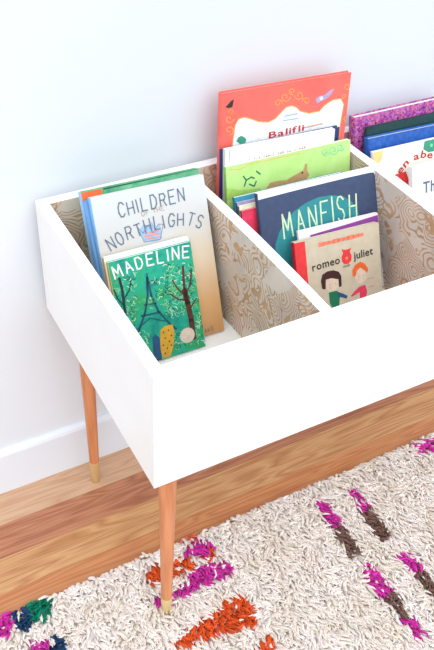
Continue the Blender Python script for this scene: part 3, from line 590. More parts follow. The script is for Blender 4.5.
('madel','l','leaf_dark',[(0.0421,0.1589),(0.0384,0.1589),(0.0365,0.1623)],0.0014,1,'printed_leaves'),
('madel','l','mint_ink',[(0.0211,0.1089),(0.0181,0.1102),(0.0176,0.1134)],0.0014,1,'printed_leaves'),
('madel','l','mint_ink',[(0.0367,0.1364),(0.0407,0.1352),(0.0418,0.1311)],0.0014,1,'printed_leaves'),
('madel','l','mint_ink',[(0.0444,0.1815),(0.0476,0.178),(0.0461,0.1738)],0.0014,1,'printed_leaves'),
('madel','l','leaf_light',[(0.0285,0.0986),(0.0276,0.1016),(0.0297,0.1036)],0.0014,1,'printed_leaves'),
('madel','l','leaf_light',[(0.0193,0.1189),(0.0229,0.1143),(0.0207,0.1094)],0.0014,1,'printed_leaves'),
('madel','l','leaf_dark',[(0.0278,0.0776),(0.0266,0.0825),(0.0303,0.0852)],0.0014,1,'printed_leaves'),
('madel','l','ink_teal',[(0.0288,0.0782),(0.0243,0.0753),(0.0194,0.0783)],0.0014,1,'printed_leaves'),
('madel','l','leaf_dark',[(0.0169,0.1248),(0.0169,0.1202),(0.0129,0.1184)],0.0014,1,'printed_leaves'),
('madel','l','mint',[(0.0166,0.1876),(0.017,0.1822),(0.0125,0.1798)],0.0014,1,'printed_leaves'),
('madel','l','mint',[(0.0088,0.1849),(0.008,0.188),(0.0103,0.1899)],0.0014,1,'printed_leaves'),
('madel','l','leaf_light',[(0.0245,0.0883),(0.0217,0.092),(0.0234,0.0957)],0.0014,1,'printed_leaves'),
('madel','l','leaf_light',[(0.0342,0.1798),(0.0364,0.178),(0.036,0.1754)],0.0014,1,'printed_leaves'),
('madel','l','leaf_light',[(0.0139,0.1885),(0.0154,0.1859),(0.0139,0.1835)],0.0014,1,'printed_leaves'),
('madel','l','mint_ink',[(0.0375,0.1226),(0.0351,0.1254),(0.0363,0.1286)],0.0014,1,'printed_leaves'),
('madel','l','ink_teal',[(0.014,0.1055),(0.0125,0.1108),(0.0163,0.1141)],0.0014,1,'printed_leaves'),
('madel','l','mint',[(0.0273,0.115),(0.0244,0.1138),(0.0218,0.116)],0.0014,1,'printed_leaves'),
('madel','l','ink_teal',[(0.0479,0.1694),(0.0434,0.1679),(0.0397,0.1713)],0.0014,1,'printed_leaves'),
('madel','l','ink_teal',[(0.0096,0.1335),(0.0063,0.1324),(0.0035,0.135)],0.0014,1,'printed_leaves'),
('madel','l','mint_ink',[(0.0378,0.1726),(0.0374,0.1698),(0.0347,0.1691)],0.0014,1,'printed_leaves'),
('madel','l','leaf_light',[(0.0328,0.1377),(0.0318,0.1329),(0.027,0.132)],0.0014,1,'printed_leaves'),
('madel','l','leaf_dark',[(0.0081,0.1851),(0.0116,0.1873),(0.0154,0.1851)],0.0014,1,'printed_leaves'),
('madel','l','ink_teal',[(0.0127,0.1372),(0.0143,0.1422),(0.0196,0.1426)],0.0014,1,'printed_leaves'),
('madel','l','leaf_light',[(0.0243,0.1076),(0.0263,0.1093),(0.0289,0.1081)],0.0014,1,'printed_leaves'),
('madel','l','leaf_dark',[(0.0249,0.0757),(0.0251,0.0804),(0.0293,0.0819)],0.0014,1,'printed_leaves'),
('madel','l','leaf_light',[(0.0034,0.1714),(0.0077,0.1731),(0.0116,0.1699)],0.0014,1,'printed_leaves'),
('madel','l','mint_ink',[(0.0301,0.1729),(0.027,0.1721),(0.0246,0.1746)],0.0014,1,'printed_leaves'),
('madel','l','leaf_light',[(0.0223,0.1119),(0.0206,0.1138),(0.0215,0.116)],0.0014,1,'printed_leaves'),
('madel','l','mint',[(0.032,0.1639),(0.0367,0.1651),(0.0403,0.1613)],0.0014,1,'printed_leaves'),
('madel','l','leaf_light',[(0.0214,0.1533),(0.021,0.156),(0.0232,0.1573)],0.0014,1,'printed_leaves'),
('madel','l','ink_teal',[(0.031,0.1182),(0.0291,0.1141),(0.0244,0.1143)],0.0014,1,'printed_leaves'),
('madel','l','leaf_light',[(0.042,0.1573),(0.0404,0.162),(0.0438,0.1651)],0.0014,1,'printed_leaves'),
('madel','l','mint',[(0.0469,0.1588),(0.0455,0.1551),(0.0414,0.155)],0.0014,1,'printed_leaves'),
('madel','l','ink_teal',[(0.0042,0.1709),(0.0068,0.1731),(0.0101,0.1717)],0.0014,1,'printed_leaves'),
('madel','l','leaf_light',[(0.0178,0.155),(0.0227,0.1527),(0.0234,0.1474)],0.0014,1,'printed_leaves'),
('madel','l','ink_teal',[(0.0338,0.1268),(0.0306,0.1266),(0.0288,0.1295)],0.0014,1,'printed_leaves'),
('madel','l','ink_teal',[(0.0044,0.1449),(0.0096,0.1458),(0.0132,0.1413)],0.0014,1,'printed_leaves'),
('madel','l','leaf_dark',[(0.0196,0.1164),(0.0153,0.1175),(0.0139,0.1218)],0.0014,1,'printed_leaves'),
('madel','l','leaf_light',[(0.0355,0.1065),(0.0323,0.1045),(0.0288,0.1066)],0.0014,1,'printed_leaves'),
('madel','l','ink_teal',[(0.0226,0.1407),(0.0241,0.1431),(0.027,0.1426)],0.0014,1,'printed_leaves'),
('madel','l','ink_teal',[(0.0184,0.1404),(0.0153,0.1422),(0.0153,0.1456)],0.0014,1,'printed_leaves'),
('madel','l','mint_ink',[(0.037,0.1692),(0.0392,0.1675),(0.0388,0.1651)],0.0014,1,'printed_leaves'),
('madel','l','leaf_light',[(0.0328,0.1525),(0.0331,0.1562),(0.0366,0.1573)],0.0014,1,'printed_leaves'),
('madel','l','leaf_light',[(0.0235,0.1704),(0.0211,0.1675),(0.0173,0.1686)],0.0014,1,'printed_leaves'),
('madel','l','leaf_dark',[(0.0168,0.0819),(0.0162,0.0859),(0.0194,0.0878)],0.0014,1,'printed_leaves'),
('madel','l','leaf_dark',[(0.0125,0.1055),(0.0151,0.1047),(0.0157,0.102)],0.0014,1,'printed_leaves'),
('madel','l','leaf_light',[(0.0451,0.1779),(0.0475,0.1804),(0.0511,0.1792)],0.0014,1,'printed_leaves'),
('madel','l','leaf_light',[(0.0297,0.0911),(0.0311,0.094),(0.0344,0.0938)],0.0014,1,'printed_leaves'),
('madel','l','mint_ink',[(0.0282,0.1593),(0.0323,0.1566),(0.0321,0.1519)],0.0014,1,'printed_leaves'),
('madel','l','mint_ink',[(0.0115,0.1813),(0.009,0.1839),(0.01,0.1871)],0.0014,1,'printed_leaves'),
('madel','l','leaf_dark',[(0.0115,0.1279),(0.012,0.1249),(0.0097,0.1233)],0.0014,1,'printed_leaves'),
('madel','l','leaf_light',[(0.033,0.1275),(0.0331,0.1237),(0.0298,0.1222)],0.0014,1,'printed_leaves'),
('madel','l','mint',[(0.028,0.1337),(0.0288,0.1307),(0.0265,0.129)],0.0014,1,'printed_leaves'),
('madel','l','ink_teal',[(0.0308,0.177),(0.0352,0.1776),(0.0381,0.1739)],0.0014,1,'printed_leaves'),
('madel','l','ink_teal',[(0.0292,0.1095),(0.0325,0.1085),(0.0334,0.1051)],0.0014,1,'printed_leaves'),
('madel','l','leaf_dark',[(0.0107,0.101),(0.0124,0.1037),(0.0156,0.1031)],0.0014,1,'printed_leaves'),
('madel','l','mint',[(0.0103,0.1494),(0.0101,0.1538),(0.0138,0.1557)],0.0014,1,'printed_leaves'),
('madel','l','mint',[(0.0096,0.1611),(0.0063,0.1601),(0.0037,0.1627)],0.0014,1,'printed_leaves'),
('madel','l','leaf_dark',[(0.0376,0.1377),(0.0415,0.1369),(0.0428,0.1332)],0.0014,1,'printed_leaves'),
('madel','l','leaf_light',[(0.0058,0.1438),(0.0044,0.1469),(0.0064,0.1493)],0.0014,1,'printed_leaves'),
('madel','l','leaf_light',[(0.0405,0.1469),(0.0356,0.1496),(0.0353,0.155)],0.0014,1,'printed_leaves'),
('madel','l','leaf_light',[(0.0251,0.1201),(0.0239,0.1179),(0.0213,0.1182)],0.0014,1,'printed_leaves'),
('madel','l','mint',[(0.0202,0.1649),(0.0197,0.1683),(0.0225,0.1701)],0.0014,1,'printed_leaves'),
('madel','l','leaf_dark',[(0.0239,0.1766),(0.029,0.175),(0.0303,0.1697)],0.0014,1,'printed_leaves'),
('madel','l','mint_ink',[(0.022,0.1343),(0.0247,0.1337),(0.0256,0.131)],0.0014,1,'printed_leaves'),
('madel','l','mint_ink',[(0.0338,0.0963),(0.0315,0.092),(0.0263,0.0926)],0.0014,1,'printed_leaves'),
('madel','l','leaf_light',[(0.0143,0.0996),(0.0185,0.1009),(0.0219,0.0976)],0.0014,1,'printed_leaves'),
('madel','l','leaf_light',[(0.0151,0.1173),(0.0129,0.1158),(0.0103,0.1172)],0.0014,1,'printed_leaves'),
('madel','l','leaf_dark',[(0.0287,0.0923),(0.0274,0.0966),(0.0304,0.0994)],0.0014,1,'printed_leaves'),
('madel','l','leaf_light',[(0.0218,0.0886),(0.0207,0.0841),(0.0162,0.0835)],0.0014,1,'printed_leaves'),
('madel','l','leaf_light',[(0.0103,0.1448),(0.0141,0.1418),(0.0135,0.1372)],0.0014,1,'printed_leaves'),
('madel','l','mint',[(0.0206,0.1225),(0.0245,0.1208),(0.025,0.1167)],0.0014,1,'printed_leaves'),
('madel','l','leaf_light',[(0.0092,0.1732),(0.0075,0.1712),(0.0047,0.172)],0.0014,1,'printed_leaves'),
('madel','l','mint',[(0.0122,0.1572),(0.0078,0.1549),(0.0035,0.158)],0.0014,1,'printed_leaves'),
('madel','l','leaf_light',[(0.0143,0.1608),(0.0173,0.1581),(0.0166,0.1544)],0.0014,1,'printed_leaves'),
('madel','l','leaf_light',[(0.0171,0.0796),(0.0131,0.0779),(0.0095,0.081)],0.0014,1,'printed_leaves'),
('madel','l','leaf_dark',[(0.0234,0.1361),(0.0213,0.1339),(0.0182,0.135)],0.0014,1,'printed_leaves'),
('madel','l','leaf_dark',[(0.0364,0.1757),(0.0352,0.1719),(0.0312,0.1715)],0.0014,1,'printed_leaves'),
('madel','l','mint_ink',[(0.0083,0.1149),(0.0102,0.1181),(0.0141,0.1176)],0.0014,1,'printed_leaves'),
('madel','l','leaf_dark',[(0.0106,0.0972),(0.0142,0.0985),(0.0173,0.0957)],0.0014,1,'printed_leaves'),
('madel','l','leaf_light',[(0.0418,0.1125),(0.0386,0.1104),(0.0351,0.1125)],0.0014,1,'printed_leaves'),
('madel','l','leaf_light',[(0.0422,0.153),(0.0418,0.1568),(0.045,0.1585)],0.0014,1,'printed_leaves'),
('madel','l','mint_ink',[(0.0331,0.1562),(0.0355,0.154),(0.0349,0.151)],0.0014,1,'printed_leaves'),
('madel','l','ink_teal',[(0.0216,0.1116),(0.0254,0.1088),(0.0251,0.1042)],0.0014,1,'printed_leaves'),
('madel','l','leaf_light',[(0.0234,0.1644),(0.02,0.1671),(0.0205,0.1711)],0.0014,1,'printed_leaves'),
('madel','l','leaf_light',[(0.013,0.0748),(0.0083,0.0764),(0.0071,0.0813)],0.0014,1,'printed_leaves'),
('madel','l','leaf_light',[(0.0072,0.1581),(0.0116,0.1598),(0.0154,0.1565)],0.0014,1,'printed_leaves'),
('madel','l','leaf_light',[(0.0386,0.1243),(0.0357,0.1201),(0.0304,0.1211)],0.0014,1,'printed_leaves'),
('madel','l','mint',[(0.0216,0.1014),(0.0212,0.0974),(0.0176,0.0964)],0.0014,1,'printed_leaves'),
('madel','l','leaf_light',[(0.0217,0.0806),(0.0231,0.0774),(0.021,0.075)],0.0014,1,'printed_leaves'),
('madel','l','mint',[(0.1549,0.0986),(0.1584,0.1027),(0.1643,0.1009)],0.0014,1,'printed_leaves'),
('madel','l','ink_teal',[(0.1436,0.0204),(0.141,0.021),(0.14,0.0236)],0.0014,1,'printed_leaves'),
('madel','l','leaf_dark',[(0.1462,0.0718),(0.1489,0.0683),(0.1474,0.0647)],0.0014,1,'printed_leaves'),
('madel','l','leaf_light',[(0.1565,0.0536),(0.1591,0.0508),(0.1581,0.0474)],0.0014,1,'printed_leaves'),
('madel','l','leaf_light',[(0.1547,0.0886),(0.1495,0.0889),(0.1467,0.0936)],0.0014,1,'printed_leaves'),
('madel','l','leaf_dark',[(0.1639,0.0437),(0.1668,0.0417),(0.1668,0.0385)],0.0014,1,'printed_leaves'),
('madel','l','leaf_light',[(0.1424,0.0102),(0.1422,0.0129),(0.1445,0.0139)],0.0014,1,'printed_leaves'),
('madel','l','leaf_light',[(0.144,0.0341),(0.1409,0.0342),(0.1391,0.037)],0.0014,1,'printed_leaves'),
('madel','l','leaf_light',[(0.1586,0.1305),(0.162,0.1282),(0.1618,0.1244)],0.0014,1,'printed_leaves'),
('madel','l','ink_teal',[(0.1412,0.0543),(0.1462,0.0559),(0.1505,0.052)],0.0014,1,'printed_leaves'),
('madel','l','mint_ink',[(0.1568,0.0525),(0.1591,0.0468),(0.1552,0.043)],0.0014,1,'printed_leaves'),
('madel','l','mint_ink',[(0.1496,0.0091),(0.1483,0.0132),(0.1512,0.0156)],0.0014,1,'printed_leaves'),
('madel','l','ink_teal',[(0.1514,0.0761),(0.157,0.0753),(0.1596,0.0701)],0.0014,1,'printed_leaves'),
('madel','l','mint',[(0.1328,0.012),(0.1345,0.0139),(0.1371,0.013)],0.0014,1,'printed_leaves'),
('madel','l','mint',[(0.1644,0.1431),(0.1604,0.1457),(0.1605,0.1501)],0.0014,1,'printed_leaves'),
('madel','l','leaf_light',[(0.1451,0.0242),(0.1449,0.0296),(0.1496,0.0314)],0.0014,1,'printed_leaves'),
('madel','l','leaf_light',[(0.1462,0.0302),(0.1438,0.033),(0.145,0.0361)],0.0014,1,'printed_leaves'),
('madel','l','ink_teal',[(0.1583,0.0975),(0.1542,0.0971),(0.1515,0.1006)],0.0014,1,'printed_leaves'),
('madel','l','leaf_light',[(0.1579,0.1536),(0.1596,0.1512),(0.1583,0.1489)],0.0014,1,'printed_leaves'),
('madel','l','mint',[(0.1524,0.0248),(0.1541,0.0266),(0.1568,0.0257)],0.0014,1,'printed_leaves'),
('madel','l','leaf_light',[(0.1643,0.0619),(0.1613,0.0593),(0.1573,0.0612)],0.0014,1,'printed_leaves'),
('madel','l','leaf_dark',[(0.158,0.0266),(0.1603,0.0233),(0.1588,0.0201)],0.0014,1,'printed_leaves'),
('madel','l','mint',[(0.1561,0.06),(0.1569,0.056),(0.1537,0.054)],0.0014,1,'printed_leaves'),
('madel','l','mint_ink',[(0.1574,0.1531),(0.162,0.1514),(0.1631,0.1468)],0.0014,1,'printed_leaves'),
('madel','l','ink_teal',[(0.1582,0.1372),(0.1557,0.1389),(0.1559,0.1417)],0.0014,1,'printed_leaves'),
('madel','l','mint_ink',[(0.149,0.0303),(0.1445,0.0284),(0.1402,0.0319)],0.0014,1,'printed_leaves'),
('madel','l','leaf_dark',[(0.156,0.1173),(0.1558,0.1133),(0.1521,0.112)],0.0014,1,'printed_leaves'),
('madel','l','mint',[(0.1492,0.1149),(0.153,0.1186),(0.1585,0.1166)],0.0014,1,'printed_leaves'),
('madel','l','mint_ink',[(0.1567,0.0141),(0.1623,0.012),(0.1637,0.0062)],0.0014,1,'printed_leaves'),
('madel','l','mint_ink',[(0.1532,0.047),(0.1569,0.0435),(0.1559,0.0391)],0.0014,1,'printed_leaves'),
('madel','l','mint',[(0.1594,0.0566),(0.1605,0.0592),(0.1634,0.059)],0.0014,1,'printed_leaves'),
('madel','l','mint_ink',[(0.1617,0.0542),(0.1568,0.0518),(0.1518,0.0554)],0.0014,1,'printed_leaves'),
('madel','l','mint_ink',[(0.1495,0.0459),(0.1527,0.0447),(0.1535,0.0414)],0.0014,1,'printed_leaves'),
('madel','l','mint_ink',[(0.1593,0.0722),(0.1627,0.0668),(0.1598,0.062)],0.0014,1,'printed_leaves'),
('madel','l','mint',[(0.1589,0.0615),(0.1612,0.0648),(0.1656,0.0638)],0.0014,1,'printed_leaves'),
('madel','l','ink_teal',[(0.1468,0.0094),(0.143,0.0115),(0.1426,0.0157)],0.0014,1,'printed_leaves'),
('madel','l','leaf_light',[(0.1592,0.1413),(0.1572,0.1387),(0.1536,0.1396)],0.0014,1,'printed_leaves'),
('madel','l','leaf_light',[(0.1505,0.0342),(0.1484,0.0364),(0.1491,0.0389)],0.0014,1,'printed_leaves'),
('madel','l','leaf_dark',[(0.1629,0.0657),(0.1626,0.0601),(0.1573,0.0585)],0.0014,1,'printed_leaves'),
('madel','l','leaf_light',[(0.16,0.081),(0.1561,0.0845),(0.157,0.0891)],0.0014,1,'printed_leaves'),
('madel','l','mint',[(0.1498,0.0693),(0.1468,0.0701),(0.1459,0.0731)],0.0014,1,'printed_leaves'),
('madel','l','ink_teal',[(0.1478,0.0093),(0.1495,0.013),(0.1538,0.0125)],0.0014,1,'printed_leaves'),
('madel','l','leaf_light',[(0.1578,0.1215),(0.1535,0.124),(0.1534,0.1286)],0.0014,1,'printed_leaves'),
('madel','l','leaf_light',[(0.1535,0.0302),(0.1536,0.0264),(0.1503,0.0251)],0.0014,1,'printed_leaves'),
('madel','l','leaf_light',[(0.158,0.1618),(0.1626,0.1587),(0.1622,0.1536)],0.0014,1,'printed_leaves'),
('madel','l','leaf_light',[(0.1594,0.1427),(0.1648,0.1436),(0.1687,0.1393)],0.0014,1,'printed_leaves'),
('madel','l','ink_teal',[(0.1659,0.098),(0.1643,0.0928),(0.1586,0.0925)],0.0014,1,'printed_leaves'),
('madel','l','leaf_light',[(0.1588,0.0589),(0.1547,0.0631),(0.1561,0.0681)],0.0014,1,'printed_leaves'),
('madel','l','leaf_light',[(0.1523,0.0398),(0.1527,0.0447),(0.1574,0.046)],0.0014,1,'printed_leaves'),
('madel','l','leaf_light',[(0.1025,0.1083),(0.1001,0.109),(0.0993,0.1115)],0.0014,1,'printed_leaves'),
('madel','l','leaf_dark',[(0.0742,0.1542),(0.0766,0.1575),(0.0809,0.1566)],0.0014,1,'printed_leaves'),
('madel','l','leaf_light',[(0.0595,0.1124),(0.0617,0.1147),(0.065,0.1136)],0.0014,1,'printed_leaves'),
('madel','l','leaf_light',[(0.0832,0.1164),(0.0817,0.1187),(0.0829,0.1209)],0.0014,1,'printed_leaves'),
('madel','l','mint_ink',[(0.0737,0.125),(0.0703,0.124),(0.0675,0.1267)],0.0014,1,'printed_leaves'),
('madel','l','leaf_light',[(0.1042,0.1284),(0.1053,0.132),(0.1092,0.1323)],0.0014,1,'printed_leaves'),
('madel','l','leaf_light',[(0.0832,0.1632),(0.0844,0.1587),(0.081,0.1559)],0.0014,1,'printed_leaves'),
('madel','l','mint',[(0.0968,0.1038),(0.0964,0.1067),(0.0988,0.1081)],0.0014,1,'printed_leaves'),
('madel','l','mint',[(0.1148,0.1387),(0.1157,0.1357),(0.1135,0.1338)],0.0014,1,'printed_leaves'),
('madel','l','leaf_light',[(0.0957,0.1462),(0.0988,0.1469),(0.1012,0.1444)],0.0014,1,'printed_leaves'),
('madel','l','mint_ink',[(0.0939,0.1581),(0.0977,0.1592),(0.1008,0.1562)],0.0014,1,'printed_leaves'),
('madel','l','ink_teal',[(0.0732,0.1084),(0.0712,0.1107),(0.0721,0.1134)],0.0014,1,'printed_leaves'),
('madel','l','leaf_light',[(0.0773,0.152),(0.0741,0.1531),(0.0733,0.1564)],0.0014,1,'printed_leaves'),
('madel','l','leaf_light',[(0.1046,0.1051),(0.1055,0.1013),(0.1026,0.0993)],0.0014,1,'printed_leaves'),
('madel','l','mint',[(0.1031,0.1054),(0.0997,0.1025),(0.0952,0.1045)],0.0014,1,'printed_leaves'),
('madel','l','mint',[(0.0711,0.1054),(0.0674,0.1054),(0.0654,0.1087)],0.0014,1,'printed_leaves'),
('madel','l','leaf_light',[(0.1081,0.1595),(0.1129,0.157),(0.1132,0.1518)],0.0014,1,'printed_leaves'),
('madel','l','ink_teal',[(0.0894,0.1253),(0.0918,0.1259),(0.0938,0.124)],0.0014,1,'printed_leaves'),
('madel','l','mint_ink',[(0.0846,0.1193),(0.0873,0.123),(0.0921,0.1219)],0.0014,1,'printed_leaves'),
('madel','l','mint_ink',[(0.0732,0.1513),(0.0753,0.1547),(0.0796,0.1541)],0.0014,1,'printed_leaves'),
('madel','l','leaf_light',[(0.0847,0.1252),(0.085,0.129),(0.0886,0.13)],0.0014,1,'printed_leaves'),
('madel','l','leaf_light',[(0.0689,0.1137),(0.0678,0.1179),(0.0709,0.1204)],0.0014,1,'printed_leaves'),
('madel','l','leaf_light',[(0.0939,0.1482),(0.0911,0.1514),(0.0924,0.155)],0.0014,1,'printed_leaves'),
('madel','l','leaf_dark',[(0.106,0.1561),(0.1089,0.1552),(0.1096,0.1523)],0.0014,1,'printed_leaves'),
('madel','l','mint',[(0.0941,0.1126),(0.0968,0.1145),(0.1,0.1126)],0.0014,1,'printed_leaves'),
('madel','l','leaf_light',[(0.0849,0.1072),(0.0891,0.1084),(0.0925,0.105)],0.0014,1,'printed_leaves'),
('madel','l','leaf_light',[(0.0882,0.1489),(0.087,0.1519),(0.0891,0.154)],0.0014,1,'printed_leaves'),
('madel','l','ink_teal',[(0.113,0.1124),(0.1104,0.1086),(0.1055,0.1096)],0.0014,1,'printed_leaves'),
('madel','l','leaf_light',[(0.0656,0.1153),(0.0697,0.1157),(0.0723,0.1122)],0.0014,1,'printed_leaves'),
('madel','l','ink_teal',[(0.0922,0.129),(0.0959,0.1255),(0.0948,0.1209)],0.0014,1,'printed_leaves'),
('madel','l','leaf_dark',[(0.107,0.1265),(0.1113,0.1271),(0.1143,0.1236)],0.0014,1,'printed_leaves'),
('madel','l','leaf_dark',[(0.0722,0.1155),(0.0757,0.1154),(0.0776,0.1122)],0.0014,1,'printed_leaves'),
('madel','l','ink_teal',[(0.0896,0.1552),(0.0868,0.1563),(0.0862,0.1593)],0.0014,1,'printed_leaves'),
('madel','l','leaf_light',[(0.1108,0.1201),(0.1119,0.1165),(0.1094,0.1143)],0.0014,1,'printed_leaves'),
('madel','l','leaf_light',[(0.1173,0.137),(0.1136,0.1375),(0.112,0.141)],0.0014,1,'printed_leaves'),
('madel','l','leaf_light',[(0.1011,0.1561),(0.1025,0.1535),(0.1008,0.1513)],0.0014,1,'printed_leaves'),
('madel','l','mint',[(0.1025,0.1625),(0.1041,0.1577),(0.1006,0.1545)],0.0014,1,'printed_leaves'),
('madel','l','leaf_light',[(0.0724,0.1248),(0.0697,0.1233),(0.0669,0.1252)],0.0014,1,'printed_leaves'),
('madel','l','mint',[(0.0685,0.1178),(0.067,0.1155),(0.064,0.1161)],0.0014,1,'printed_leaves'),
('madel','l','leaf_dark',[(0.0964,0.1296),(0.1001,0.128),(0.1008,0.1241)],0.0014,1,'printed_leaves'),
('madel','l','ink_teal',[(0.0839,0.1497),(0.0814,0.1523),(0.0823,0.1555)],0.0014,1,'printed_leaves'),
('madel','l','leaf_light',[(0.0648,0.1174),(0.0625,0.1213),(0.0647,0.1247)],0.0014,1,'printed_leaves'),
('madel','l','mint_ink',[(0.1146,0.1257),(0.1108,0.1239),(0.107,0.1267)],0.0014,1,'printed_leaves'),
('madel','l','ink_teal',[(0.0674,0.1568),(0.0729,0.1555),(0.0748,0.1502)],0.0014,1,'printed_leaves'),
('madel','l','leaf_dark',[(0.085,0.1337),(0.0815,0.1348),(0.0805,0.1383)],0.0014,1,'printed_leaves'),
('madel','l','mint',[(0.0954,0.135),(0.0909,0.1345),(0.088,0.1382)],0.0014,1,'printed_leaves'),
('madel','l','leaf_dark',[(0.0947,0.1354),(0.0998,0.1327),(0.1001,0.1273)],0.0014,1,'printed_leaves'),
('madel','l','ink_teal',[(0.0816,0.1228),(0.0796,0.1276),(0.0827,0.1311)],0.0014,1,'printed_leaves'),
('madel','l','leaf_light',[(0.0755,0.1129),(0.0738,0.1166),(0.0762,0.1195)],0.0014,1,'printed_leaves'),
('madel','l','mint_ink',[(0.0877,0.1534),(0.0912,0.1506),(0.0906,0.1465)],0.0014,1,'printed_leaves'),
('madel','l','mint',[(0.1059,0.0433),(0.1042,0.0385),(0.099,0.0384)],0.0014,1,'printed_leaves'),
('madel','l','leaf_dark',[(0.0714,0.0146),(0.0716,0.0116),(0.0691,0.0105)],0.0014,1,'printed_leaves'),
('madel','l','ink_teal',[(0.1055,0.0394),(0.1073,0.0335),(0.103,0.03)],0.0014,1,'printed_leaves'),
('madel','l','ink_teal',[(0.0811,0.0185),(0.0763,0.0209),(0.0756,0.0261)],0.0014,1,'printed_leaves'),
('madel','l','leaf_light',[(0.0775,0.0246),(0.0809,0.0267),(0.0846,0.0243)],0.0014,1,'printed_leaves'),
('madel','l','leaf_light',[(0.0912,0.0184),(0.0881,0.0173),(0.0854,0.0197)],0.0014,1,'printed_leaves'),
('madel','l','leaf_dark',[(0.084,0.0395),(0.0869,0.0356),(0.0851,0.0317)],0.0014,1,'printed_leaves'),
('madel','l','mint',[(0.0862,0.0137),(0.0883,0.0156),(0.0911,0.0143)],0.0014,1,'printed_leaves'),
('madel','l','leaf_dark',[(0.0747,0.0398),(0.0792,0.036),(0.0784,0.0305)],0.0014,1,'printed_leaves'),
('madel','l','leaf_light',[(0.1023,0.0221),(0.102,0.0263),(0.1055,0.028)],0.0014,1,'printed_leaves'),
('madel','l','mint',[(0.1123,0.0228),(0.1155,0.0227),(0.1173,0.0198)],0.0014,1,'printed_leaves'),
('madel','l','leaf_dark',[(0.107,0.0213),(0.1118,0.0186),(0.1122,0.0132)],0.0014,1,'printed_leaves'),
('madel','l','leaf_light',[(0.1276,0.0219),(0.1245,0.0203),(0.1212,0.0226)],0.0014,1,'printed_leaves'),
('madel','l','ink_teal',[(0.1094,0.0421),(0.1126,0.0432),(0.1153,0.0406)],0.0014,1,'printed_leaves'),
('madel','l','leaf_light',[(0.0824,0.0489),(0.0818,0.0454),(0.0784,0.0447)],0.0014,1,'printed_leaves'),
('madel','l','leaf_light',[(0.071,0.0234),(0.0749,0.0224),(0.0763,0.0185)],0.0014,1,'printed_leaves'),
('madel','l','ink_teal',[(0.1072,0.0235),(0.1033,0.0208),(0.0986,0.0234)],0.0014,1,'printed_leaves'),
('madel','l','leaf_light',[(0.0723,0.0407),(0.0704,0.0451),(0.0732,0.0483)],0.0014,1,'printed_leaves'),
('madel','l','mint',[(0.0978,0.0462),(0.0988,0.0414),(0.0952,0.0389)],0.0014,1,'printed_leaves'),
('madel','l','ink_teal',[(0.1067,0.0404),(0.111,0.0423),(0.1152,0.0391)],0.0014,1,'printed_leaves'),
('madel','l','leaf_dark',[(0.1204,0.0173),(0.1228,0.0154),(0.1225,0.0126)],0.0014,1,'printed_leaves'),
('madel','l','mint_ink',[(0.1188,0.0254),(0.1204,0.0279),(0.1235,0.0273)],0.0014,1,'printed_leaves'),
('madel','l','leaf_light',[(0.0907,0.0195),(0.0905,0.0243),(0.0946,0.026)],0.0014,1,'printed_leaves'),
('madel','l','leaf_dark',[(0.1168,0.0394),(0.1131,0.0369),(0.1088,0.0394)],0.0014,1,'printed_leaves'),
('madel','l','mint',[(0.0817,0.0488),(0.0785,0.0492),(0.0771,0.0522)],0.0014,1,'printed_leaves'),
('madel','l','mint',[(0.081,0.0159),(0.0768,0.0136),(0.0724,0.0166)],0.0014,1,'printed_leaves'),
('madel','l','leaf_light',[(0.101,0.0317),(0.1029,0.0334),(0.1056,0.0322)],0.0014,1,'printed_leaves'),
('madel','l','mint',[(0.1076,0.0112),(0.1042,0.0105),(0.1016,0.0133)],0.0014,1,'printed_leaves'),
('madel','l','mint',[(0.1131,0.0414),(0.1152,0.0369),(0.1125,0.0334)],0.0014,1,'printed_leaves'),
('madel','l','ink_teal',[(0.1053,0.0151),(0.1063,0.0123),(0.1045,0.0104)],0.0014,1,'printed_leaves'),
('madel','l','leaf_light',[(0.0677,0.0394),(0.0679,0.0445),(0.0725,0.046)],0.0014,1,'printed_leaves'),
('madel','l','mint_ink',[(0.0863,0.0283),(0.0887,0.0305),(0.092,0.029)],0.0014,1,'printed_leaves'),
('madel','l','leaf_light',[(0.1054,0.0262),(0.1029,0.0223),(0.098,0.0233)],0.0014,1,'printed_leaves'),
('madel','l','leaf_light',[(0.0887,0.0385),(0.0929,0.0421),(0.0985,0.0394)],0.0014,1,'printed_leaves'),
('madel','l','leaf_light',[(0.0806,0.0151),(0.0765,0.014),(0.0732,0.0175)],0.0014,1,'printed_leaves'),
('madel','l','leaf_light',[(0.0725,0.0167),(0.0707,0.0142),(0.0676,0.015)],0.0014,1,'printed_leaves'),
('madel','l','mint',[(0.0831,0.0419),(0.0866,0.0398),(0.0867,0.0358)],0.0014,1,'printed_leaves'),
('madel','l','mint',[(0.1133,0.024),(0.1099,0.0206),(0.1049,0.0226)],0.0014,1,'printed_leaves'),
('madel','l','leaf_dark',[(0.1055,0.0221),(0.1076,0.0256),(0.112,0.0248)],0.0014,1,'printed_leaves'),
('madel','l','mint_ink',[(0.104,0.0253),(0.1078,0.0251),(0.1098,0.0217)],0.0014,1,'printed_leaves'),
('madel','l','leaf_light',[(0.0312,0.0623),(0.0266,0.0647),(0.026,0.0697)],0.0014,1,'printed_leaves'),
('madel','l','leaf_light',[(0.0162,0.0393),(0.0188,0.0391),(0.02,0.0366)],0.0014,1,'printed_leaves'),
('madel','l','mint',[(0.0432,0.0568),(0.0471,0.0553),(0.048,0.0511)],0.0014,1,'printed_leaves'),
('madel','l','ink_teal',[(0.0481,0.014),(0.0441,0.0157),(0.0432,0.02)],0.0014,1,'printed_leaves'),
('madel','l','ink_teal',[(0.0121,0.0297),(0.0109,0.0327),(0.0129,0.0349)],0.0014,1,'printed_leaves'),
('madel','l','leaf_dark',[(0.0307,0.0706),(0.0304,0.0668),(0.0269,0.0657)],0.0014,1,'printed_leaves'),
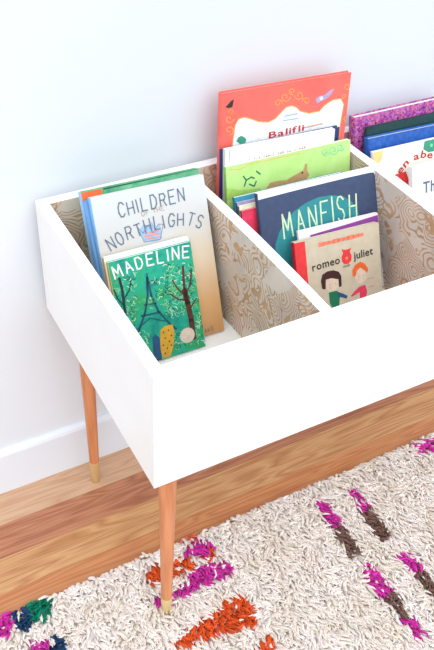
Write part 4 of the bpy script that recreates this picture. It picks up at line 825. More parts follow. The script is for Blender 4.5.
('madel','l','leaf_light',[(0.0343,0.0653),(0.0365,0.064),(0.0366,0.0615)],0.0014,1,'printed_leaves'),
('madel','l','leaf_light',[(0.0276,0.0304),(0.0269,0.033),(0.0287,0.0345)],0.0014,1,'printed_leaves'),
('madel','l','leaf_light',[(0.0126,0.0287),(0.018,0.0282),(0.0206,0.0229)],0.0014,1,'printed_leaves'),
('madel','l','leaf_light',[(0.0188,0.0664),(0.0192,0.0709),(0.0234,0.0722)],0.0014,1,'printed_leaves'),
('madel','l','leaf_light',[(0.0297,0.0593),(0.0287,0.064),(0.0323,0.0666)],0.0014,1,'printed_leaves'),
('madel','l','mint',[(0.0498,0.061),(0.0538,0.0576),(0.053,0.0528)],0.0014,1,'printed_leaves'),
('madel','l','leaf_dark',[(0.04,0.0635),(0.039,0.0611),(0.0363,0.0611)],0.0014,1,'printed_leaves'),
('madel','l','mint',[(0.0389,0.0291),(0.0372,0.0238),(0.0317,0.0236)],0.0014,1,'printed_leaves'),
('madel','l','ink_teal',[(0.0204,0.0675),(0.0219,0.0644),(0.02,0.0619)],0.0014,1,'printed_leaves'),
('madel','l','leaf_light',[(0.0487,0.0409),(0.0477,0.0439),(0.0498,0.0458)],0.0014,1,'printed_leaves'),
('madel','l','mint',[(0.0428,0.069),(0.0468,0.0667),(0.047,0.0623)],0.0014,1,'printed_leaves'),
('madel','l','mint_ink',[(0.0455,0.0281),(0.0452,0.0322),(0.0486,0.0338)],0.0014,1,'printed_leaves'),
('madel','l','mint_ink',[(0.0456,0.0523),(0.049,0.048),(0.0471,0.0433)],0.0014,1,'printed_leaves'),
('madel','l','mint_ink',[(0.0459,0.0242),(0.044,0.0268),(0.0452,0.0294)],0.0014,1,'printed_leaves'),
('madel','l','leaf_dark',[(0.0395,0.0266),(0.0356,0.0256),(0.0325,0.0288)],0.0014,1,'printed_leaves'),
('madel','l','leaf_light',[(0.0236,0.0387),(0.0206,0.0373),(0.0176,0.0396)],0.0014,1,'printed_leaves'),
('madel','l','ink_teal',[(0.0229,0.0154),(0.0203,0.0159),(0.0192,0.0185)],0.0014,1,'printed_leaves'),
('madel','l','mint',[(0.0341,0.0632),(0.0312,0.0655),(0.0315,0.0689)],0.0014,1,'printed_leaves'),
('madel','l','leaf_light',[(0.0413,0.0169),(0.0443,0.0212),(0.0497,0.0198)],0.0014,1,'printed_leaves'),
('madel','l','leaf_light',[(0.034,0.0607),(0.0315,0.0635),(0.0327,0.0668)],0.0014,1,'printed_leaves'),
('madel','l','leaf_dark',[(0.0155,0.0377),(0.0192,0.0357),(0.0195,0.0316)],0.0014,1,'printed_leaves'),
('madel','l','leaf_light',[(0.0441,0.0217),(0.0455,0.0163),(0.0415,0.0132)],0.0014,1,'printed_leaves'),
('madel','l','mint_ink',[(0.0212,0.0472),(0.0165,0.048),(0.0145,0.0526)],0.0014,1,'printed_leaves'),
('madel','l','mint_ink',[(0.0329,0.0313),(0.0303,0.0285),(0.0265,0.0299)],0.0014,1,'printed_leaves'),
('madel','l','leaf_light',[(0.042,0.0371),(0.0449,0.0413),(0.0502,0.04)],0.0014,1,'printed_leaves'),
('madel','l','mint',[(0.0447,0.0416),(0.0481,0.0427),(0.051,0.04)],0.0014,1,'printed_leaves'),
('madel','l','mint_ink',[(0.0378,0.066),(0.0343,0.0663),(0.0327,0.0695)],0.0014,1,'printed_leaves'),
('madel','l','leaf_light',[(0.0263,0.0444),(0.0237,0.044),(0.0219,0.0462)],0.0014,1,'printed_leaves'),
('madel','l','leaf_light',[(0.0281,0.0506),(0.0268,0.0535),(0.0286,0.0558)],0.0014,1,'printed_leaves'),
('madel','l','mint_ink',[(0.0483,0.0312),(0.045,0.0346),(0.046,0.0388)],0.0014,1,'printed_leaves'),
('red','p','panel_white',[(0.0247,0.2692),(0.0289,0.3039),(0.0314,0.324),(0.0375,0.3351),(0.0505,0.337),(0.064,0.3317),(0.0823,0.3225),(0.1051,0.3176),(0.1207,0.3222),(0.1335,0.3335),(0.1443,0.342),(0.1556,0.3433),(0.1676,0.3383),(0.1778,0.3284),(0.1996,0.3206),(0.2233,0.321),(0.2364,0.3325),(0.2546,0.3401),(0.2728,0.3394),(0.2818,0.3264),(0.2801,0.3054),(0.2787,0.284),(0.2784,0.2264)],0,'white_panel'),
('red','l','gold_ink',[(0.0247,0.2692),(0.0289,0.3039),(0.0314,0.324),(0.0375,0.3351),(0.0505,0.337),(0.064,0.3317),(0.0823,0.3225),(0.1051,0.3176),(0.1207,0.3222),(0.1335,0.3335),(0.1443,0.342),(0.1556,0.3433),(0.1676,0.3383),(0.1778,0.3284),(0.1996,0.3206),(0.2233,0.321),(0.2364,0.3325),(0.2546,0.3401),(0.2728,0.3394),(0.2818,0.3264),(0.2801,0.3054),(0.2787,0.284),(0.2784,0.2264)],0.0022,1,'white_panel'),
('red','p','ink_black',[(0.0084,0.3638),(0.0146,0.3687),(0.0187,0.3729),(0.0261,0.3767),(0.0253,0.369),(0.0234,0.3614),(0.0149,0.3608)],1,'printed_bird'),
('red','l','gold_ink',[(0.1518,0.3612),(0.1498,0.3563),(0.1451,0.3541),(0.1395,0.355),(0.135,0.3582),(0.1328,0.3623),(0.1334,0.366),(0.1359,0.368),(0.1393,0.3681),(0.1423,0.3666),(0.1439,0.3643),(0.1439,0.3622),(0.1428,0.3611)],0.0018,1,'gold_scroll'),
('red','l','gold_ink',[(0.1608,0.3634),(0.164,0.3579),(0.1694,0.3543),(0.175,0.3536),(0.179,0.3556),(0.1803,0.3593),(0.179,0.3633),(0.1758,0.3661),(0.1723,0.3672),(0.1695,0.3664),(0.1683,0.3645),(0.1688,0.3623),(0.1702,0.3608)],0.0018,1,'gold_scroll'),
('red','l','gold_ink',[(0.1566,0.3655),(0.1519,0.3677),(0.1491,0.3714),(0.1489,0.3751),(0.1512,0.3774),(0.1546,0.3777),(0.1577,0.3761),(0.1595,0.3736),(0.1594,0.3713),(0.1579,0.37),(0.1558,0.37),(0.1542,0.371),(0.1536,0.3723)],0.0018,1,'gold_scroll'),
('red','l','gold_ink',[(0.1344,0.3518),(0.1321,0.3563),(0.128,0.3592),(0.1236,0.3599),(0.1203,0.3585),(0.1191,0.3556),(0.1199,0.3525),(0.1223,0.3501),(0.1251,0.3492),(0.1273,0.3497),(0.1283,0.3512),(0.1281,0.3529),(0.127,0.3541)],0.0018,1,'gold_scroll'),
('red','l','gold_ink',[(0.1806,0.3482),(0.182,0.3523),(0.1857,0.3542),(0.1902,0.3537),(0.194,0.3512),(0.196,0.3478),(0.1958,0.3448),(0.1939,0.343),(0.1911,0.3429),(0.1886,0.3441),(0.1871,0.3459),(0.187,0.3476),(0.1879,0.3486)],0.0018,1,'gold_scroll'),
('red','l','gold_ink',[(0.0276,0.3367),(0.0259,0.3328),(0.0224,0.3307),(0.0181,0.331),(0.0144,0.3331),(0.0121,0.3362),(0.0117,0.3394),(0.013,0.3417),(0.0152,0.3427),(0.0177,0.3423),(0.0195,0.341),(0.0204,0.3394),(0.0203,0.338)],0.0018,1,'gold_scroll_b'),
('red','l','gold_ink',[(0.0197,0.3056),(0.0251,0.3072),(0.0278,0.3113),(0.0272,0.3164),(0.0241,0.3205),(0.0198,0.3226),(0.0158,0.3224),(0.0134,0.3202),(0.0131,0.3171),(0.0146,0.3144),(0.0169,0.3128),(0.0191,0.3127),(0.0204,0.3137)],0.0018,1,'gold_scroll_b'),
('red','l','gold_ink',[(0.0153,0.3519),(0.0159,0.3547),(0.018,0.3564),(0.0207,0.3567),(0.0233,0.3556),(0.0251,0.3537),(0.0257,0.3516),(0.0251,0.3499),(0.0237,0.349),(0.0221,0.3491),(0.0208,0.3498),(0.0201,0.3508),(0.0201,0.3518)],0.0018,1,'gold_scroll_b'),
('red','l','gold_ink',[(0.2953,0.362),(0.294,0.3583),(0.2906,0.3564),(0.2863,0.3566),(0.2824,0.3585),(0.2799,0.3615),(0.2793,0.3644),(0.2803,0.3666),(0.2825,0.3675),(0.2849,0.3672),(0.2869,0.3659),(0.2879,0.3644),(0.2879,0.3631)],0.0018,1,'gold_scroll_c'),
('red','l','gold_ink',[(0.297,0.2885),(0.2929,0.2885),(0.2891,0.2905),(0.2867,0.2935),(0.2864,0.2965),(0.2878,0.2985),(0.2904,0.299),(0.293,0.2981),(0.2948,0.2963),(0.2954,0.2945),(0.2948,0.2932),(0.2935,0.2927),(0.2922,0.2931)],0.0018,1,'gold_scroll_c'),
('red','l','gold_ink',[(0.2788,0.3389),(0.2764,0.3412),(0.2755,0.3438),(0.276,0.3459),(0.2777,0.3471),(0.2799,0.3471),(0.282,0.3462),(0.2834,0.3447),(0.2838,0.3432),(0.2834,0.342),(0.2824,0.3415),(0.2812,0.3417),(0.2803,0.3423)],0.0018,1,'gold_scroll_c'),
('red','p','lilac',[(0.211,0.3479),(0.2199,0.3528),(0.2317,0.353),(0.2428,0.3596),(0.2541,0.364),(0.2484,0.3525),(0.2396,0.3456),(0.2258,0.3415),(0.2167,0.3388)],1,'printed_fairy'),
('red','p','white_ink',[(0.2291,0.3478),(0.2288,0.3493),(0.2279,0.3506),(0.2266,0.3515),(0.2251,0.3518),(0.2236,0.3515),(0.2223,0.3506),(0.2214,0.3493),(0.2211,0.3478),(0.2214,0.3463),(0.2223,0.345),(0.2236,0.3441),(0.2251,0.3438),(0.2266,0.3441),(0.2279,0.345),(0.2288,0.3463)],2,'printed_fairy'),
('red','l','pale_blue',[(0.1411,0.324),(0.1712,0.3241)],0.0026,1,'small_lettering'),
('red','l','pale_blue',[(0.1396,0.3149),(0.1744,0.3141)],0.0026,1,'small_lettering'),
('red','p','frog_green',[(0.0349,0.2904),(0.039,0.298),(0.0456,0.2999),(0.0525,0.2956),(0.0572,0.2906),(0.0553,0.2826),(0.0442,0.2825)],1,'printed_frog'),
('red','t','ink_red','Balifli',[(0.1051,0.2831),(0.1466,0.2842),(0.1912,0.286)],0.019,0.001,'b',2,'title_lettering'),
('red','l','tan_ink',[(0.1907,0.2915),(0.2336,0.2927)],0.003,1,'title_lettering'),
('white','l','ink_rust',[(0.0532,0.2562),(0.0541,0.2667)],0.0014,1,'title_lettering'),
('white','l','ink_rust',[(0.0542,0.2604),(0.0571,0.2632)],0.0012,1,'title_lettering'),
('white','l','ink_rust',[(0.0642,0.2565),(0.065,0.2681)],0.0014,1,'title_lettering'),
('white','l','ink_rust',[(0.0651,0.2627),(0.068,0.2636)],0.0012,1,'title_lettering'),
('white','l','ink_rust',[(0.0693,0.2567),(0.0702,0.2665)],0.0014,1,'title_lettering'),
('white','l','ink_rust',[(0.0703,0.2619),(0.0732,0.2637)],0.0012,1,'title_lettering'),
('white','l','ink_rust',[(0.0745,0.2568),(0.0753,0.268)],0.0014,1,'title_lettering'),
('white','l','ink_rust',[(0.0754,0.265),(0.0784,0.2639)],0.0012,1,'title_lettering'),
('white','l','ink_rust',[(0.0856,0.2571),(0.0863,0.2688)],0.0014,1,'title_lettering'),
('white','l','ink_rust',[(0.0865,0.262),(0.0894,0.2642)],0.0012,1,'title_lettering'),
('white','l','ink_rust',[(0.0908,0.2573),(0.0915,0.2686)],0.0014,1,'title_lettering'),
('white','l','ink_rust',[(0.0916,0.2652),(0.0946,0.2643)],0.0012,1,'title_lettering'),
('white','l','ink_rust',[(0.096,0.2574),(0.0967,0.2687)],0.0014,1,'title_lettering'),
('white','l','ink_rust',[(0.0968,0.2666),(0.0998,0.2645)],0.0012,1,'title_lettering'),
('white','l','ink_rust',[(0.1012,0.2576),(0.102,0.2678)],0.0014,1,'title_lettering'),
('white','l','ink_rust',[(0.1022,0.2622),(0.1051,0.2646)],0.0012,1,'title_lettering'),
('white','l','ink_rust',[(0.1065,0.2577),(0.1071,0.2693)],0.0014,1,'title_lettering'),
('white','l','ink_rust',[(0.1177,0.258),(0.1184,0.2688)],0.0014,1,'title_lettering'),
('white','l','ink_rust',[(0.1185,0.2651),(0.1215,0.2651)],0.0012,1,'title_lettering'),
('white','l','ink_rust',[(0.123,0.2582),(0.1237,0.2682)],0.0014,1,'title_lettering'),
('white','l','ink_rust',[(0.1237,0.2672),(0.1268,0.2653)],0.0012,1,'title_lettering'),
('white','l','ink_rust',[(0.1283,0.2583),(0.1289,0.27)],0.0014,1,'title_lettering'),
('white','l','ink_rust',[(0.129,0.2681),(0.1321,0.2654)],0.0012,1,'title_lettering'),
('white','l','ink_rust',[(0.1396,0.2586),(0.1402,0.2685)],0.0014,1,'title_lettering'),
('white','l','ink_rust',[(0.1404,0.2653),(0.1434,0.2658)],0.0012,1,'title_lettering'),
('white','l','ink_rust',[(0.1449,0.2588),(0.1455,0.2695)],0.0014,1,'title_lettering'),
('white','l','ink_rust',[(0.1458,0.2645),(0.1487,0.2659)],0.0012,1,'title_lettering'),
('white','l','ink_rust',[(0.1563,0.2591),(0.1569,0.2693)],0.0014,1,'title_lettering'),
('white','l','ink_rust',[(0.1573,0.2628),(0.1601,0.2662)],0.0012,1,'title_lettering'),
('white','l','ink_rust',[(0.1678,0.2594),(0.1682,0.2706)],0.0014,1,'title_lettering'),
('white','l','ink_rust',[(0.1684,0.2676),(0.1715,0.2666)],0.0012,1,'title_lettering'),
('white','l','ink_rust',[(0.1732,0.2595),(0.1736,0.2716)],0.0014,1,'title_lettering'),
('white','l','ink_rust',[(0.174,0.2649),(0.1769,0.2667)],0.0012,1,'title_lettering'),
('white','l','ink_rust',[(0.1786,0.2597),(0.1791,0.2701)],0.0014,1,'title_lettering'),
('white','l','ink_rust',[(0.1791,0.2693),(0.1823,0.2669)],0.0012,1,'title_lettering'),
('white','l','ink_rust',[(0.0098,0.2933),(0.0079,0.2567)],0.0009,1,'title_lettering'),
('green','p','antelope',[(0.0837,0.1935),(0.0887,0.2094),(0.0982,0.2189),(0.1168,0.2191),(0.1355,0.2162),(0.1496,0.2206),(0.1639,0.225),(0.1758,0.2289),(0.1806,0.2416),(0.1853,0.2406),(0.1853,0.2269),(0.1902,0.2152),(0.1806,0.2044),(0.1781,0.1855)],0,'printed_antelope'),
('green','p','bark',[(0.1756,0.2241),(0.1754,0.2249),(0.175,0.2257),(0.1742,0.2261),(0.1734,0.2263),(0.1726,0.2261),(0.1718,0.2257),(0.1714,0.2249),(0.1712,0.2241),(0.1714,0.2233),(0.1718,0.2225),(0.1726,0.2221),(0.1734,0.2219),(0.1742,0.2221),(0.175,0.2225),(0.1754,0.2233)],2,'printed_antelope'),
('green','l','leaf_mid',[(0.0377,0.2453),(0.0441,0.2357),(0.0391,0.2244)],0.003,1,'printed_sprig'),
('green','l','leaf_mid',[(0.0441,0.2357),(0.0554,0.2395),(0.0621,0.236)],0.003,1,'printed_sprig'),
('green','l','leaf_mid',[(0.0504,0.2261),(0.0615,0.2195),(0.0664,0.2289)],0.003,1,'printed_sprig_b'),
('green','l','leaf_mid',[(0.0671,0.2494),(0.0759,0.2414)],0.003,1,'printed_sprig_b'),
('green','l','mint',[(0.2382,0.2543),(0.2356,0.2498),(0.2303,0.2486),(0.225,0.2508),(0.2219,0.2549),(0.222,0.2589),(0.2248,0.2611),(0.2287,0.2608),(0.2317,0.2587),(0.2326,0.2559),(0.2316,0.254),(0.2296,0.2535),(0.2277,0.2543)],0.0022,1,'printed_flowers'),
('green','l','mint',[(0.2607,0.254),(0.2573,0.2482),(0.2504,0.2467),(0.2433,0.2495),(0.2392,0.2549),(0.2394,0.2602),(0.2431,0.263),(0.2481,0.2627),(0.2521,0.2598),(0.2534,0.2562),(0.2521,0.2537),(0.2494,0.2531),(0.247,0.2541)],0.0022,1,'printed_flowers'),
('green','l','mint',[(0.2749,0.2576),(0.2723,0.2531),(0.2669,0.2519),(0.2615,0.2541),(0.2583,0.2583),(0.2584,0.2623),(0.2612,0.2645),(0.2651,0.2642),(0.2682,0.2621),(0.2692,0.2593),(0.2682,0.2573),(0.2661,0.2569),(0.2642,0.2577)],0.0022,1,'printed_flowers'),
('green','l','gold_ink',[(0.0055,0.2663),(0.0317,0.2608),(0.0542,0.2664),(0.0993,0.2664),(0.1688,0.2659)],0.0012,1,'printed_flowers'),
('green','p','grass_dark',[(-0.002,0.2043),(-0.0008,0.2289),(0.0299,0.2181),(0.075,0.2124),(0.0881,0.184)],0,'printed_flowers'),
('manf','p','navy_ink',[(-0.0167,0.2452),(0.0945,0.2475),(0.1992,0.2483),(0.2595,0.2477),(0.2682,0.246),(0.2711,0.238),(0.2737,0.2086),(0.2767,0.1556),(0.2735,-0.1001),(-0.0329,-0.0455)],0,'navy_panel'),
('manf','p','teal_ink',[(0.0263,0.1153),(0.0277,0.1498),(0.0393,0.1735),(0.0549,0.1922),(0.0768,0.2074),(0.103,0.2178),(0.1336,0.2234),(0.1639,0.2212),(0.1917,0.2133),(0.2121,0.1967),(0.2229,0.1778),(0.2291,0.1618),(0.241,0.155),(0.2307,0.1127),(0.1717,0.0515),(0.0726,0.023)],1,'teal_shape'),
('manf','t','mint_ink','MANFISH',[(0.0423,0.1586),(0.133,0.1645),(0.2257,0.1647)],0.052,0.0034,'tall',2,'title_lettering'),
('purp','p','purple_ink',[(0.0265,0.1738),(0.108,0.1774),(0.1875,0.1815),(0.191,0.18),(0.1936,0.1272),(0.1901,-0.0017),(0.1777,0.0014),(0.1848,0.1605),(0.1769,0.1692),(0.0953,0.167),(0.0252,0.1598)],0,'purple_border'),
('romeo','p','red_ink',[(-0.0004,0.1738),(0.0239,0.1734),(0.0241,0.1045),(0.0246,-0.0006),(-0.0032,0.0004)],0,'red_strip'),
('romeo','l','coral',[(0.0554,0.1588),(0.065,0.1587)],0.009,1,'coral_lettering'),
('romeo','l','coral',[(0.0666,0.1587),(0.0763,0.1586)],0.0072,1,'coral_lettering'),
('romeo','l','coral',[(0.0779,0.1586),(0.0876,0.1585)],0.0072,1,'coral_lettering'),
('romeo','l','coral',[(0.0893,0.1586),(0.099,0.1584)],0.009,1,'coral_lettering'),
('romeo','l','coral',[(0.1007,0.1585),(0.1105,0.1584)],0.0072,1,'coral_lettering'),
('romeo','l','coral',[(0.1121,0.1584),(0.122,0.1583)],0.0072,1,'coral_lettering'),
('romeo','l','coral',[(0.1236,0.1583),(0.1335,0.1582)],0.009,1,'coral_lettering'),
('romeo','l','coral',[(0.1352,0.1583),(0.1452,0.1581)],0.0072,1,'coral_lettering'),
('romeo','l','coral',[(0.1468,0.1582),(0.1568,0.1581)],0.0072,1,'coral_lettering'),
('romeo','t','ink_black','romeo',[(0.0337,0.1094),(0.0673,0.1111),(0.1001,0.1113)],0.0225,0.001,'b',2,'title_lettering'),
('romeo','t','ink_black','juliet',[(0.1321,0.1112),(0.1793,0.1123)],0.0225,0.001,'b',2,'title_lettering_b'),
('romeo','t','ink_black','AND',[(0.1051,0.1006),(0.123,0.1006)],0.0035,0.0009,'s',2,'small_lettering'),
('romeo','p','red_ink',[(0.1048,0.1402),(0.1104,0.1363),(0.1186,0.1356),(0.1281,0.1368),(0.124,0.1297),(0.1277,0.1216),(0.1261,0.1105),(0.1186,0.1053),(0.1092,0.1071),(0.1045,0.1134),(0.1041,0.1228),(0.1082,0.1301)],1,'printed_bottle'),
('romeo','p','coral',[(0.1195,0.118),(0.1192,0.1193),(0.1185,0.1205),(0.1173,0.1212),(0.116,0.1215),(0.1147,0.1212),(0.1135,0.1205),(0.1128,0.1193),(0.1125,0.118),(0.1128,0.1167),(0.1135,0.1155),(0.1147,0.1148),(0.116,0.1145),(0.1173,0.1148),(0.1185,0.1155),(0.1192,0.1167)],2,'printed_bottle'),
('romeo','p','hair_brown',[(0.0542,0.0681),(0.0523,0.0853),(0.0569,0.0977),(0.0688,0.1017),(0.0828,0.1008),(0.0952,0.0948),(0.1003,0.0841),(0.0993,0.0633),(0.0933,0.0627),(0.0928,0.0796),(0.0768,0.0856),(0.0639,0.0856),(0.0618,0.0662)],2,'printed_boy'),
('romeo','p','skin_ink',[(0.0631,0.0889),(0.0944,0.0845),(0.0941,0.0667),(0.0839,0.0576),(0.0698,0.059),(0.0631,0.068)],1,'printed_boy'),
('romeo','p','leaf_mid',[(0.0685,0.0572),(0.0862,0.057),(0.0996,0.0462),(0.0931,0.0393),(0.0905,0.0229),(0.0759,0.0191),(0.0689,0.0348)],1,'printed_boy'),
('romeo','p','coat_blue',[(0.0884,0.0544),(0.102,0.0467),(0.1116,0.04),(0.109,0.0343),(0.0968,0.0405),(0.0899,0.0444)],2,'printed_boy'),
('romeo','p','orange_ink',[(0.1265,0.0778),(0.127,0.0904),(0.1349,0.1001),(0.1472,0.1035),(0.1576,0.0969),(0.1647,0.0846),(0.1622,0.0767),(0.1554,0.0836),(0.1463,0.0921),(0.1374,0.0858),(0.133,0.0752)],2,'printed_girl'),
('romeo','p','skin_ink',[(0.1339,0.0866),(0.1463,0.0911),(0.1578,0.0831),(0.159,0.0658),(0.1498,0.0562),(0.138,0.0602),(0.1328,0.0721)],1,'printed_girl'),
('romeo','p','pink_ink',[(0.141,0.052),(0.1557,0.0527),(0.159,0.0379),(0.1562,0.0245),(0.1403,0.0253),(0.1414,0.0401),(0.1228,0.0351),(0.1188,0.0371),(0.1296,0.0452)],1,'printed_girl'),
('romeo','p','ink_black',[(0.0719,0.0744),(0.0718,0.0747),(0.0717,0.0749),(0.0715,0.075),(0.0712,0.0751),(0.0709,0.075),(0.0707,0.0749),(0.0706,0.0747),(0.0705,0.0744),(0.0706,0.0741),(0.0707,0.0739),(0.0709,0.0738),(0.0712,0.0737),(0.0715,0.0738),(0.0717,0.0739),(0.0718,0.0741)],3,'printed_boy'),
('romeo','p','ink_black',[(0.0859,0.0731),(0.0858,0.0734),(0.0857,0.0736),(0.0855,0.0737),(0.0852,0.0738),(0.0849,0.0737),(0.0847,0.0736),(0.0846,0.0734),(0.0845,0.0731),(0.0846,0.0728),(0.0847,0.0726),(0.0849,0.0725),(0.0852,0.0724),(0.0855,0.0725),(0.0857,0.0726),(0.0858,0.0728)],3,'printed_boy'),
('romeo','p','ink_black',[(0.1421,0.0743),(0.142,0.0746),(0.1419,0.0748),(0.1417,0.0749),(0.1414,0.075),(0.1411,0.0749),(0.1409,0.0748),(0.1408,0.0746),(0.1407,0.0743),(0.1408,0.074),(0.1409,0.0738),(0.1411,0.0737),(0.1414,0.0736),(0.1417,0.0737),(0.1419,0.0738),(0.142,0.074)],3,'printed_girl'),
('romeo','p','ink_black',[(0.153,0.0738),(0.1529,0.0741),(0.1528,0.0743),(0.1526,0.0744),(0.1523,0.0745),(0.152,0.0744),(0.1518,0.0743),(0.1517,0.0741),(0.1516,0.0738),(0.1517,0.0735),(0.1518,0.0733),(0.152,0.0732),(0.1523,0.0731),(0.1526,0.0732),(0.1528,0.0733),(0.1529,0.0735)],3,'printed_girl'),
('romeo','l','tan_ink',[(0.1613,0.0631),(0.1785,0.0632)],0.002,1,'small_lettering'),
('romeo','l','tan_ink',[(0.1625,0.0456),(0.1773,0.0452)],0.002,1,'small_lettering'),
('cream','p','yellow_ink',[(-0.0089,0.2484),(0.0265,0.2477),(0.0189,0.2241),(0.0088,0.2176),(-0.0065,0.2226)],0,'yellow_corner'),
('cream','t','ink_red','ren abe',[(0.057,0.1689),(0.0712,0.1869),(0.0867,0.2002),(0.1051,0.2075),(0.1264,0.2088),(0.1536,0.2025)],0.0225,0.001,'b',2,'title_lettering'),
('cream','p','red_ink',[(0.0554,0.1857),(0.0685,0.1863),(0.083,0.1878),(0.09,0.171),(0.0971,0.1518),(0.0768,0.1671)],1,'red_shape'),
('cream','p','frog_green',[(0.1285,0.2269),(0.1307,0.2416),(0.1385,0.2477),(0.1627,0.2466),(0.1822,0.2344),(0.1773,0.22),(0.1584,0.217),(0.1422,0.2178)],1,'printed_leaf'),
('cream','p','leaf_light',[(0.1538,0.2316),(0.1535,0.2331),(0.1526,0.2344),(0.1513,0.2353),(0.1498,0.2356),(0.1483,0.2353),(0.147,0.2344),(0.1461,0.2331),(0.1458,0.2316),(0.1461,0.2301),(0.147,0.2288),(0.1483,0.2279),(0.1498,0.2276),(0.1513,0.2279),(0.1526,0.2288),(0.1535,0.2301)],2,'printed_leaf'),
('th','t','ink_slate','Th',[(0.0269,0.1609),(0.0607,0.1603)],0.034,0.001,'b',2,'title_lettering'),
('greenor','p','leaf_dark',[(0.0432,0.3086),(0.2397,0.3156),(0.238,0.3042),(0.042,0.3019)],0,'dark_top_band'),
('greenor','p','orange_ink',[(-0.0063,0.3058),(0.04,0.3069),(0.0389,0.2746),(0.0403,0.2182),(-0.0021,0.2183)],0,'orange_corner')
]

def stripes_mat(name, c1, c2, sc, axis_rot=(0, 0, 0)):
    m, nt, b = base_mat(name, .8, .2); v = objco(nt, (1, 1, 1), axis_rot)
    w = nt.nodes.new('ShaderNodeTexWave'); w.bands_direction = 'Y'; w.inputs['Scale'].default_value = sc; w.inputs['Distortion'].default_value = .6
    nt.links.new(v, w.inputs['Vector'])
    nt.links.new(mix(nt, w.outputs['Fac'], rgb(c1), rgb(c2)), b.inputs['Base Color']); return m
pages_m = stripes_mat('page_edges', (226, 222, 212), (248, 246, 240), 420)
def grad_cover(name, stops, h, nscale, namt, rough=.5):
    m, nt, b = base_mat(name, rough, .4)
    tc = nt.nodes.new('ShaderNodeTexCoord'); sp = nt.nodes.new('ShaderNodeSeparateXYZ'); nt.links.new(tc.outputs['Object'], sp.inputs[0])
    f = math_node(nt, 'DIVIDE', sp.outputs[2], h)
    nz = noise(nt, tc.outputs['Object'], nscale, 4, .6)
    f = math_node(nt, 'ADD', f, math_node(nt, 'MULTIPLY', math_node(nt, 'SUBTRACT', nz, .5), namt))
    nt.links.new(ramp(nt, f, [(p, rgb(c)) for p, c in stops]), b.inputs['Base Color']); return m
def mottle(name, cols, scale, rough=.45, dist=.5, vor=False):
    m, nt, b = base_mat(name, rough, .4); v = objco(nt)
    if vor:
        n = nt.nodes.new('ShaderNodeTexVoronoi'); n.inputs['Scale'].default_value = scale; nt.links.new(v, n.inputs['Vector'])
        s = nt.nodes.new('ShaderNodeSeparateColor'); nt.links.new(n.outputs['Color'], s.inputs[0]); f = s.outputs[0]
    else: f = noise(nt, v, scale, 5, .65, dist)
    k = len(cols)
    nt.links.new(ramp(nt, f, [((.25 + .5*i/(k-1)) if not vor else i/(k-1), rgb(c)) for i, c in enumerate(cols)]), b.inputs['Base Color']); return m
CV = {
 'north': grad_cover('dusk_painting', [(.0, (200, 146, 92)), (.25, (216, 170, 118)), (.5, (218, 200, 176)), (.72, (205, 202, 199)), (1, (210, 211, 212))], .31, 9, .25),
 'madel': mottle('garden_painting', [(8, 104, 112), (12, 142, 128), (36, 172, 140), (44, 160, 96), (110, 200, 150)], 22),
 'pale': paint('pale_cover', (222, 232, 236), .5, .02),
 'blue2': paint('sky_blue_cover', (108, 162, 214), .45, .03),
 'greenor': mottle('green_cover', [(52, 132, 92), (92, 170, 124), (140, 196, 160)], 30),
 'red': mottle('coral_red_cover', [(236, 92, 84), (244, 108, 98), (246, 118, 106)], 8),
 'navy': paint('navy_cover', (44, 58, 112), .5, .05),
 'white': paint('soft_white_cover', (234, 234, 234), .5, .01),
 'green': mottle('lime_cover', [(172, 216, 118), (188, 226, 136), (204, 234, 156)], 14),
 'teal': paint('teal_cover', (52, 140, 168), .45, .08), 'lav': paint('lavender_cover', (158, 150, 190), .45, .1),
 'crm': paint('cream_cover', (226, 226, 196), .45, .05), 'pink': paint('pink_red_cover', (226, 62, 96), .45, .1),
 'manf': paint('white_board', (240, 242, 244), .45, .01),
 'purp': paint('lilac_white_cover', (236, 228, 236), .45, .02),
 'romeo': paint('kraft_cover', (206, 194, 172), .55, .03),
 'glit': mottle('purple_speckle_cover', [(104, 24, 110), (160, 48, 150), (206, 120, 190), (126, 60, 160), (220, 130, 130), (170, 50, 150)], 260, vor=True),
 'dkgr': mottle('dark_green_cover', [(16, 44, 54), (30, 66, 66), (20, 50, 70)], 60),
 'blue': mottle('blue_cloth_cover', [(32, 70, 150), (44, 96, 180), (60, 116, 192)], 90),
 'cream': paint('ivory_cover', (240, 236, 226), .5, .01), 'th': paint('bright_white_cover', (242, 243, 247), .45, .01)}
SP = {'north': paint('light_blue_spine', (126, 178, 224), .45, .03), 'blue2': CV['blue2'], 'greenor': paint('pale_blue_spine', (150, 190, 226), .45, .03),
 'madel': paint('yellow_spine', (228, 190, 96), .5, .05), 'pale': paint('straw_spine', (222, 196, 130), .5, .05),
 'navy': paint('navy_spine', (46, 50, 104), .5, .05), 'pink': paint('plum_spine', (170, 50, 90), .5, .05),
 'lav': paint('indigo_spine', (90, 84, 130), .5, .05), 'white': paint('grey_white_spine', (218, 214, 216), .5, .02),
 'manf': paint('navy_board_spine', (60, 72, 104), .5, .03), 'romeo': paint('dark_red_spine', (176, 34, 44), .5, .05),
 'green': paint('leaf_green_spine', (150, 206, 110), .5, .03), 'crm': paint('grey_green_spine', (90, 120, 110), .5, .05)}
